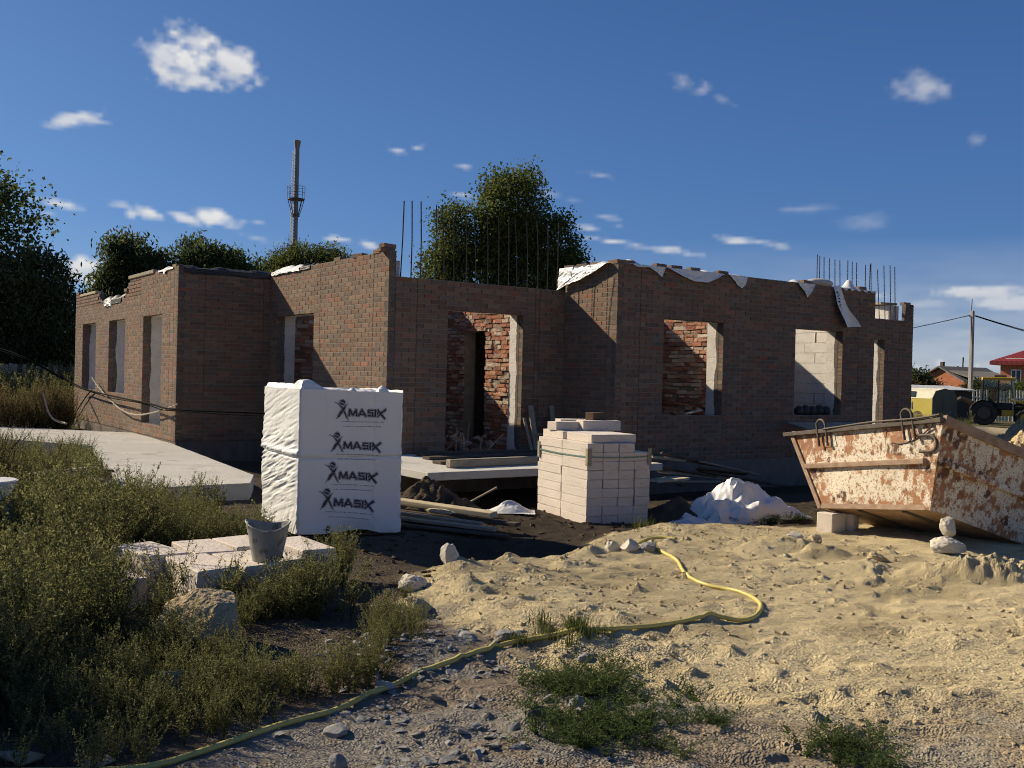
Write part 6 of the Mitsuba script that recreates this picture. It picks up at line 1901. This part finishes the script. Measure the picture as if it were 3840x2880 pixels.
tree('chestnut_tree', 'round headed dark tree with layered drooping leaves behind the notched wall', (-15.55, 40, -.2), 7, [(-.35, 0, 6.0, .62, .8, 1.0), (.25, 0, 6.2, .6, .8, 1.0), (.85, 0, 5.5, .7, .9, 1.0), (-.95, 0, 5.1, .6, .8, .9), (0, 0, 4.6, 1.35, 1.2, 1.1), (.3, 0, 3.2, 1.7, 1.4, 1.4)], 640, 44, .25, 3.0, DARKG + [(.10, .105, .055), (.09, .10, .055)], 104, droop=1.2, cl_r=.26)
tree('chestnut_tree', 'wide dark green tree behind the shaded return wall left of the chimney', (-12.5, 41, -.2), 7, [(-.8, 0, 6.1, .8, 1.0, 1.0), (.0, 0, 5.9, .8, 1.0, 1.0), (.8, 0, 5.7, .8, 1.0, .95), (1.5, 0, 5.3, .65, .8, .9), (-1.3, 0, 5.0, .7, .9, 1.0), (.2, 0, 4.6, 1.9, 1.3, 1.2), (.4, 0, 3.4, 2.2, 1.4, 1.2)], 760, 44, .23, 2.6, DARKG, 105, droop=.9, cl_r=.27)
tree('willow_tree', 'low bushy green tree top showing over the lit wing wall right of the chimney', (-12.9, 60, -.4), 9, [(.0, 0, 7.9, 2.0, 1.6, 1.7), (1.7, 0, 8.1, 1.3, 1.3, 1.5), (-1.6, 0, 7.5, 1.2, 1.2, 1.1), (2.8, 0, 7.5, 1.0, 1.0, 1.1), (.8, 0, 6.4, 3.0, 1.6, 1.6)], 900, 50, .19, 2.4, GREEN + OLIVE, 106, droop=-.4, cl_r=.34, up_=.5)
tree('garden_tree', 'dark round tree beside the far right corner of the house', (36.0, 88, -1.0), 5, [(.0, 0, 2.6, 1.5, 1.4, 1.5), (1.2, 0, 2.2, 1.3, 1.3, 1.2), (-1.2, 0, 2.4, 1.2, 1.2, 1.3), (.6, 0, 1.2, 2.6, 1.6, 1.1)], 320, 46, .24, 1.6, DARKG, 107, droop=.3, cl_r=.34)
tree('garden_tree', 'dark leafy tree top behind the cab of the digger', (43.4, 92, -1.2), 4.6, [(.0, 0, 2.6, 1.2, 1.2, 1.0), (1.2, 0, 2.3, 1.0, 1.1, 1.0), (2.6, 0, 2.0, 1.1, 1.1, 1.0), (-1.6, 0, 1.7, 1.3, 1.1, .9)], 260, 44, .22, 1.6, DARKG + [(.09, .05, .025)], 108, droop=.3, cl_r=.3)
tree('garden_tree', 'dark green tree under the eaves of the red roofed house', (47.2, 90, -1.2), 4.4, [(.0, 0, 2.3, 1.3, 1.2, 1.3), (1.6, 0, 2.5, 1.3, 1.1, 1.2), (-1.2, 0, 1.6, 1.0, 1.1, .9)], 240, 44, .22, 1.6, GREEN[:3], 109, droop=.3, cl_r=.3)
tree('rowan_bush', 'small reddish leaved bush over the shed roof before the brick house', (28.5, 70, -1.0), 2.8, [(.0, 0, 2.3, 1.1, .8, .5), (1.2, 0, 2.1, 1.0, .8, .5), (-.6, 0, 2.7, .5, .5, .5)], 70, 40, .16, 1.6, [(.16, .07, .03), (.10, .10, .03), (.08, .10, .03)], 110, droop=.3, cl_r=.22, trunk=.06)
# the tree at the viewer's left, outside the picture, whose shade lies over the weeds
tree('ash_tree', 'leafy tree standing left of the viewer, just outside the picture', (-11.0, 7.9, -.1), 6, [(.2, -.2, 4.7, 1.3, 1.2, 1.1), (-.6, .3, 5.2, 1.2, 1.1, 1.0), (.1, .4, 3.8, 1.2, 1.1, 1.0), (-.4, -.6, 3.5, 1.3, 1.0, 1.0)], 420, 46, .15, 1.5, GREEN, 111, droop=.3, cl_r=.32)

# ------------------------------------------------------------------ weeds
weed_m = leafmat('weed', 1.1)
WEED = [(.15, .162, .062), (.125, .145, .058), (.18, .182, .075), (.115, .132, .062), (.165, .16, .082), (.195, .18, .09)]
DRY = [(.22, .17, .09), (.17, .13, .07), (.13, .11, .055), (.10, .085, .045)]


def weed_proto(seed, h, stems, nleaf, leaf, spread, cols, spike=.5, side=3):
    r_ = np.random.default_rng(seed)
    mb = MB()
    for k in range(stems):
        a = r_.uniform(0, 6.28)
        lean = r_.uniform(.1, 1) * spread
        hh = h * r_.uniform(.55, 1.05)
        t = np.linspace(0, 1, 6)
        p = np.stack([math.cos(a) * lean * t ** 1.5, math.sin(a) * lean * t ** 1.5, hh * t], -1) + r_.normal(0, .012, (6, 3)) * t[:, None]
        axes = [(p, hh)]
        for j in range(side):
            t0 = r_.uniform(.25, .85)
            b0 = p[0] * (1 - t0) ** 2 + p[-1] * t0 ** 1.3 * 1.0
            b0 = np.array([np.interp(t0, t, p[:, i]) for i in range(3)])
            a2 = a + r_.normal(0, 1.1)
            l2 = hh * r_.uniform(.15, .35)
            axes.append((np.array([b0, b0 + [math.cos(a2) * l2 * .4, math.sin(a2) * l2 * .4, l2 * .45], b0 + [math.cos(a2) * l2 * .6, math.sin(a2) * l2 * .6, l2]]), l2))
        for (q, l) in axes:
            sc = np.array(cols[r_.integers(len(cols))]) * .9
            v, f = tube(q, np.linspace(.0035, .0012, len(q)) * (h / .6) ** .5, 3, closed=False)
            mb.add(v, f, sc)
            m = max(4, int(nleaf * l / h))
            tt = r_.uniform(.12, 1, m) ** .8
            ts = np.linspace(0, 1, len(q))
            pts = np.stack([np.interp(tt, ts, q[:, i]) for i in range(3)], -1)
            out = r_.normal(0, 1, (m, 3)) * [1, 1, .3]
            out /= np.linalg.norm(out, axis=1, keepdims=True)
            sz = leaf * (1.15 - .6 * tt)
            pts = pts + out * sz[:, None] * .55
            v, f, c = leaves(pts, 1.0, 2.6, r_, 0, cols, out=out * 2.2 + [0, 0, .6])
            cv = np.repeat(pts, 4, axis=0)
            v = cv + (v - cv) * np.repeat(sz, 4)[:, None]
            mb.add(v, f, c)
            if r_.random() < spike:
                m = 12
                tt = r_.uniform(.72, 1.08, m)
                pts = np.stack([np.interp(tt, ts, q[:, i]) for i in range(3)], -1) + r_.normal(0, .004, (m, 3)) + np.array([0, 0, 1.0]) * (np.maximum(tt - 1, 0) * l)[:, None]
                v, f, c = leaves(pts, leaf * .42, 1.7, r_, -2.2, cols)
                mb.add(v, f, c * 1.1)
    return np.vstack(mb.v), np.vstack(mb.f), np.vstack(mb.c)


PROTO = [weed_proto(200 + k, .6, 7, 30, .040, .30, WEED, .55) for k in range(6)]
PROTO_DRY = [weed_proto(230 + k, .7, 9, 16, .022, .30, DRY, .3, 4) for k in range(3)]
PROTO_LOW = [weed_proto(240 + k, .12, 9, 22, .020, .22, [(.085, .125, .045), (.105, .145, .052), (.09, .12, .055)], .0, 2) for k in range(3)]
PROTO_GRASS = []
for k in range(3):
    r_ = np.random.default_rng(250 + k)
    mb = MB()
    for j in range(60):
        a = r_.uniform(0, 6.28)
        o = r_.normal(0, .05, 2)
        hh = r_.uniform(.05, .16)
        le = r_.uniform(.02, .10)
        p = np.array([[o[0], o[1], 0], [o[0] + math.cos(a) * le * .4, o[1] + math.sin(a) * le * .4, hh * .7], [o[0] + math.cos(a) * le, o[1] + math.sin(a) * le, hh * r_.uniform(.75, 1)]])
        s = np.array([-math.sin(a), math.cos(a), 0]) * .0028
        v = np.array([p[0] - s, p[0] + s, p[1] + s * .8, p[1] - s * .8, p[2]])
        mb.add(v, np.array([[0, 1, 2], [0, 2, 3], [3, 2, 4]]), np.array([(.07, .095, .03), (.085, .10, .035), (.055, .08, .028), (.13, .115, .05)][r_.integers(4)]) * r_.uniform(.8, 1.2))
    PROTO_GRASS.append((np.vstack(mb.v), np.vstack(mb.f), np.vstack(mb.c)))


def plant(protos, x, y, s, r_, sz=1.0, z=None):
    v, f, c = protos[r_.integers(len(protos))]
    v = rotz(v * [s, s, s * sz], r_.uniform(0, 6.28))
    v = v + [x, y, (H(x, y) if z is None else z) - .01]
    return v, f, c * r_.uniform(.8, 1.2)


rv_ = np.random.default_rng(300)
mass = MB()


def inside_blocks(x, y):
    p = np.array([x - LN[0], y - LN[1]])
    a, b_ = p @ C1[:2], p @ C2[:2]
    return -.42 < a < 1.18 and -.05 < b_ < 1.28


def fill(n, x0, x1, y0, y1, s0, s1, test=None, protos=PROTO, dens=.42, mb=None, sz=1.0):
    k = 0
    tries = 0
    xs, ys_ = rv_.uniform(x0, x1, n * 6), rv_.uniform(y0, y1, n * 6)
    d = F3(xs * .9, ys_ * .9, 3, 77)
    zz = hgt(xs, ys_, False)
    for x, y, q, z in zip(xs, ys_, d, zz):
        if k >= n:
            break
        if q < dens or (test and not test(x, y)) or inside_blocks(x, y):
            continue
        (mb if mb is not None else mass).add(*plant(protos, x, y, rv_.uniform(s0, s1), rv_, sz, z))
        k += 1


right_edge = lambda x, y: x < np.interp(y, [3.9, 4.3, 4.6, 5.1, 5.7, 6.3, 6.5, 7.2], [-1.35, -1.25, -1.0, -.70, -.55, -.48, -.75, -1.4]) + .1 * math.sin(y * 9)
onpath = lambda x, y: poly.distance(Point(x, y)) > .12
fill(330, -1.9, -.4, 4.3, 6.5, .24, .46, right_edge, dens=.38)          # lit weeds along the hose
fill(110, -2.6, -1.7, 4.2, 5.9, .3, .55, None, dens=.47)
fill(70, -2.9, -1.35, 3.75, 4.5, .3, .6, right_edge, dens=.3)
fill(420, -4.6, -2.2, 4.2, 7.2, .5, .95, lambda x, y: x < -2.2 - .25 * (y > 6.2), dens=.40)
fill(420, -5.8, -3.0, 7.0, 11.0, .7, 1.2, lambda x, y: onpath(x, y) and x < -3.0 - .45 * max(y - 8.0, 0), dens=.36)
fill(300, -4.3, -2.0, 8.0, 11.2, .45, .75, lambda x, y: onpath(x, y) and not (x > -2.75 and y > 8.6) and not (y > 9.6 and x > -3.1) and y < 10.9, dens=.36)
fill(260, -8.8, -4.6, 9.5, 16.0, .6, .95, onpath, dens=.36)
fill(70, -1.6, -1.2, 6.2, 7.6, .4, .7, lambda x, y: x > -1.42, dens=.3)
labels['weeds'] = {'label': 'tangled mass of green weeds covering the ground at the left', 'category': 'weeds', 'kind': 'stuff'}
put('weeds', mass.mesh(), weed_m, color=mass.colors())
dry = MB()
fill(70, -12.2, -9.7, 20.3, 22.0, 1.2, 1.8, onpath, PROTO_DRY, .2, dry)
fill(40, -6.2, -5.2, 10.0, 11.4, .9, 1.3, onpath, PROTO_DRY, .3, dry)
labels['dry_weeds'] = {'label': 'dry brown weeds standing beyond the concrete path at the left edge', 'category': 'weeds', 'kind': 'stuff'}
put('dry_weeds', dry.mesh(), weed_m, color=dry.colors())
# far rough grass before the fences and round the trailer
far = MB()
fill(160, 8, 30, 24, 54, .8, 1.3, lambda x, y: .38 * y < x < .465 * y, PROTO, .3, far)
fill(160, -20, -9.5, 26, 34, 1.4, 2.6, None, PROTO, .25, far)
labels['rough_grass'] = {'label': 'rough green growth on the far ground before the fences', 'category': 'grass', 'kind': 'stuff'}
put('rough_grass', far.mesh(), weed_m, color=far.colors())


def one(name, label, cat_, protos, spots, r_, s0, s1, sz=1.0, group=None):
    mb = MB()
    for (x, y) in spots:
        mb.add(*plant(protos, x, y, r_.uniform(s0, s1), r_, sz))
    return single(name, label, cat_, mb.mesh(), weed_m, color=mb.colors(), group=group)


rz_ = np.random.default_rng(310)


def blob(cx, cy, rx, ry, n):
    return np.stack([rz_.normal(cx, rx, n), rz_.normal(cy, ry, n)], -1)


# plants that stand out singly
for (x, y, s, lab) in [(-1.83, 6.33, .75, 'tall weed in front of the low block stack, left of the bucket'), (-1.62, 6.42, .62, 'weed in front of the bucket on the low block stack'), (-1.40, 6.75, .60, 'weed against the right side of the low block stack'),
                       (-1.28, 7.35, .62, 'bushy weed standing alone at the foot of the wrapped pallet'), (-2.28, 6.5, .75, 'pale weed leaning on the left corner of the low block stack'), (-2.55, 6.0, .95, 'sunlit branching weed left of the low block stack'),
                       (-2.95, 5.9, .95, 'tall weed with upright seed spikes in the shade at the left'), (-1.05, 6.3, .6, 'feathery weed between the low block stack and the gravel bank'), (-.72, 6.85, .22, 'small bright green weed beside the stones at the border of the sand')]:
    one('weed_plant', lab, 'plant', PROTO, [(x, y), (x + .05, y + .04)], rz_, s, s * 1.15)
one('creeping_plant', 'patch of dark low creeping plants on bare ground below the hose', 'plant', PROTO_LOW, blob(.42, 5.02, .17, .11, 46), rz_, .6, 1.2)
one('creeping_plant', 'thick green low plant patch at the bottom centre of the ground', 'plant', PROTO_LOW, blob(.46, 4.42, .15, .12, 60), rz_, .6, 1.2)
one('creeping_plant', 'straggling small green plant right of the thick low patch', 'plant', PROTO_LOW, blob(.97, 4.52, .09, .05, 12), rz_, .5, .9)
one('creeping_plant', 'low green plant at the lower right edge of the sand', 'plant', PROTO_LOW, blob(1.52, 4.18, .10, .10, 26), rz_, .6, 1.1)
one('creeping_plant', 'thin grass growing under the hose beside the gravel bank', 'plant', PROTO_GRASS, blob(.30, 5.75, .16, .08, 14), rz_, .5, .9)
one('grass_tuft', 'thin grass tuft on the sand at the foot of the pale block stack', 'grass', PROTO_GRASS, [(1.38, 10.3), (1.42, 10.32)], rz_, 1.0, 1.4)
one('grass_tuft', 'grass fringe along the foot of the white sheeting heap', 'grass', PROTO_LOW, blob(2.75, 11.1, .28, .06, 26), rz_, .8, 1.3)
one('bush', 'dense green bush beside the far end of the left wall', 'bush', PROTO, blob(-11.35, 24.0, .35, .3, 60), rz_, .8, 1.15)
one('bush', 'dark shrub against the plank fence left of the house', 'bush', PROTO, blob(-12.6, 30.5, .8, .5, 60), rz_, 2.0, 3.0)
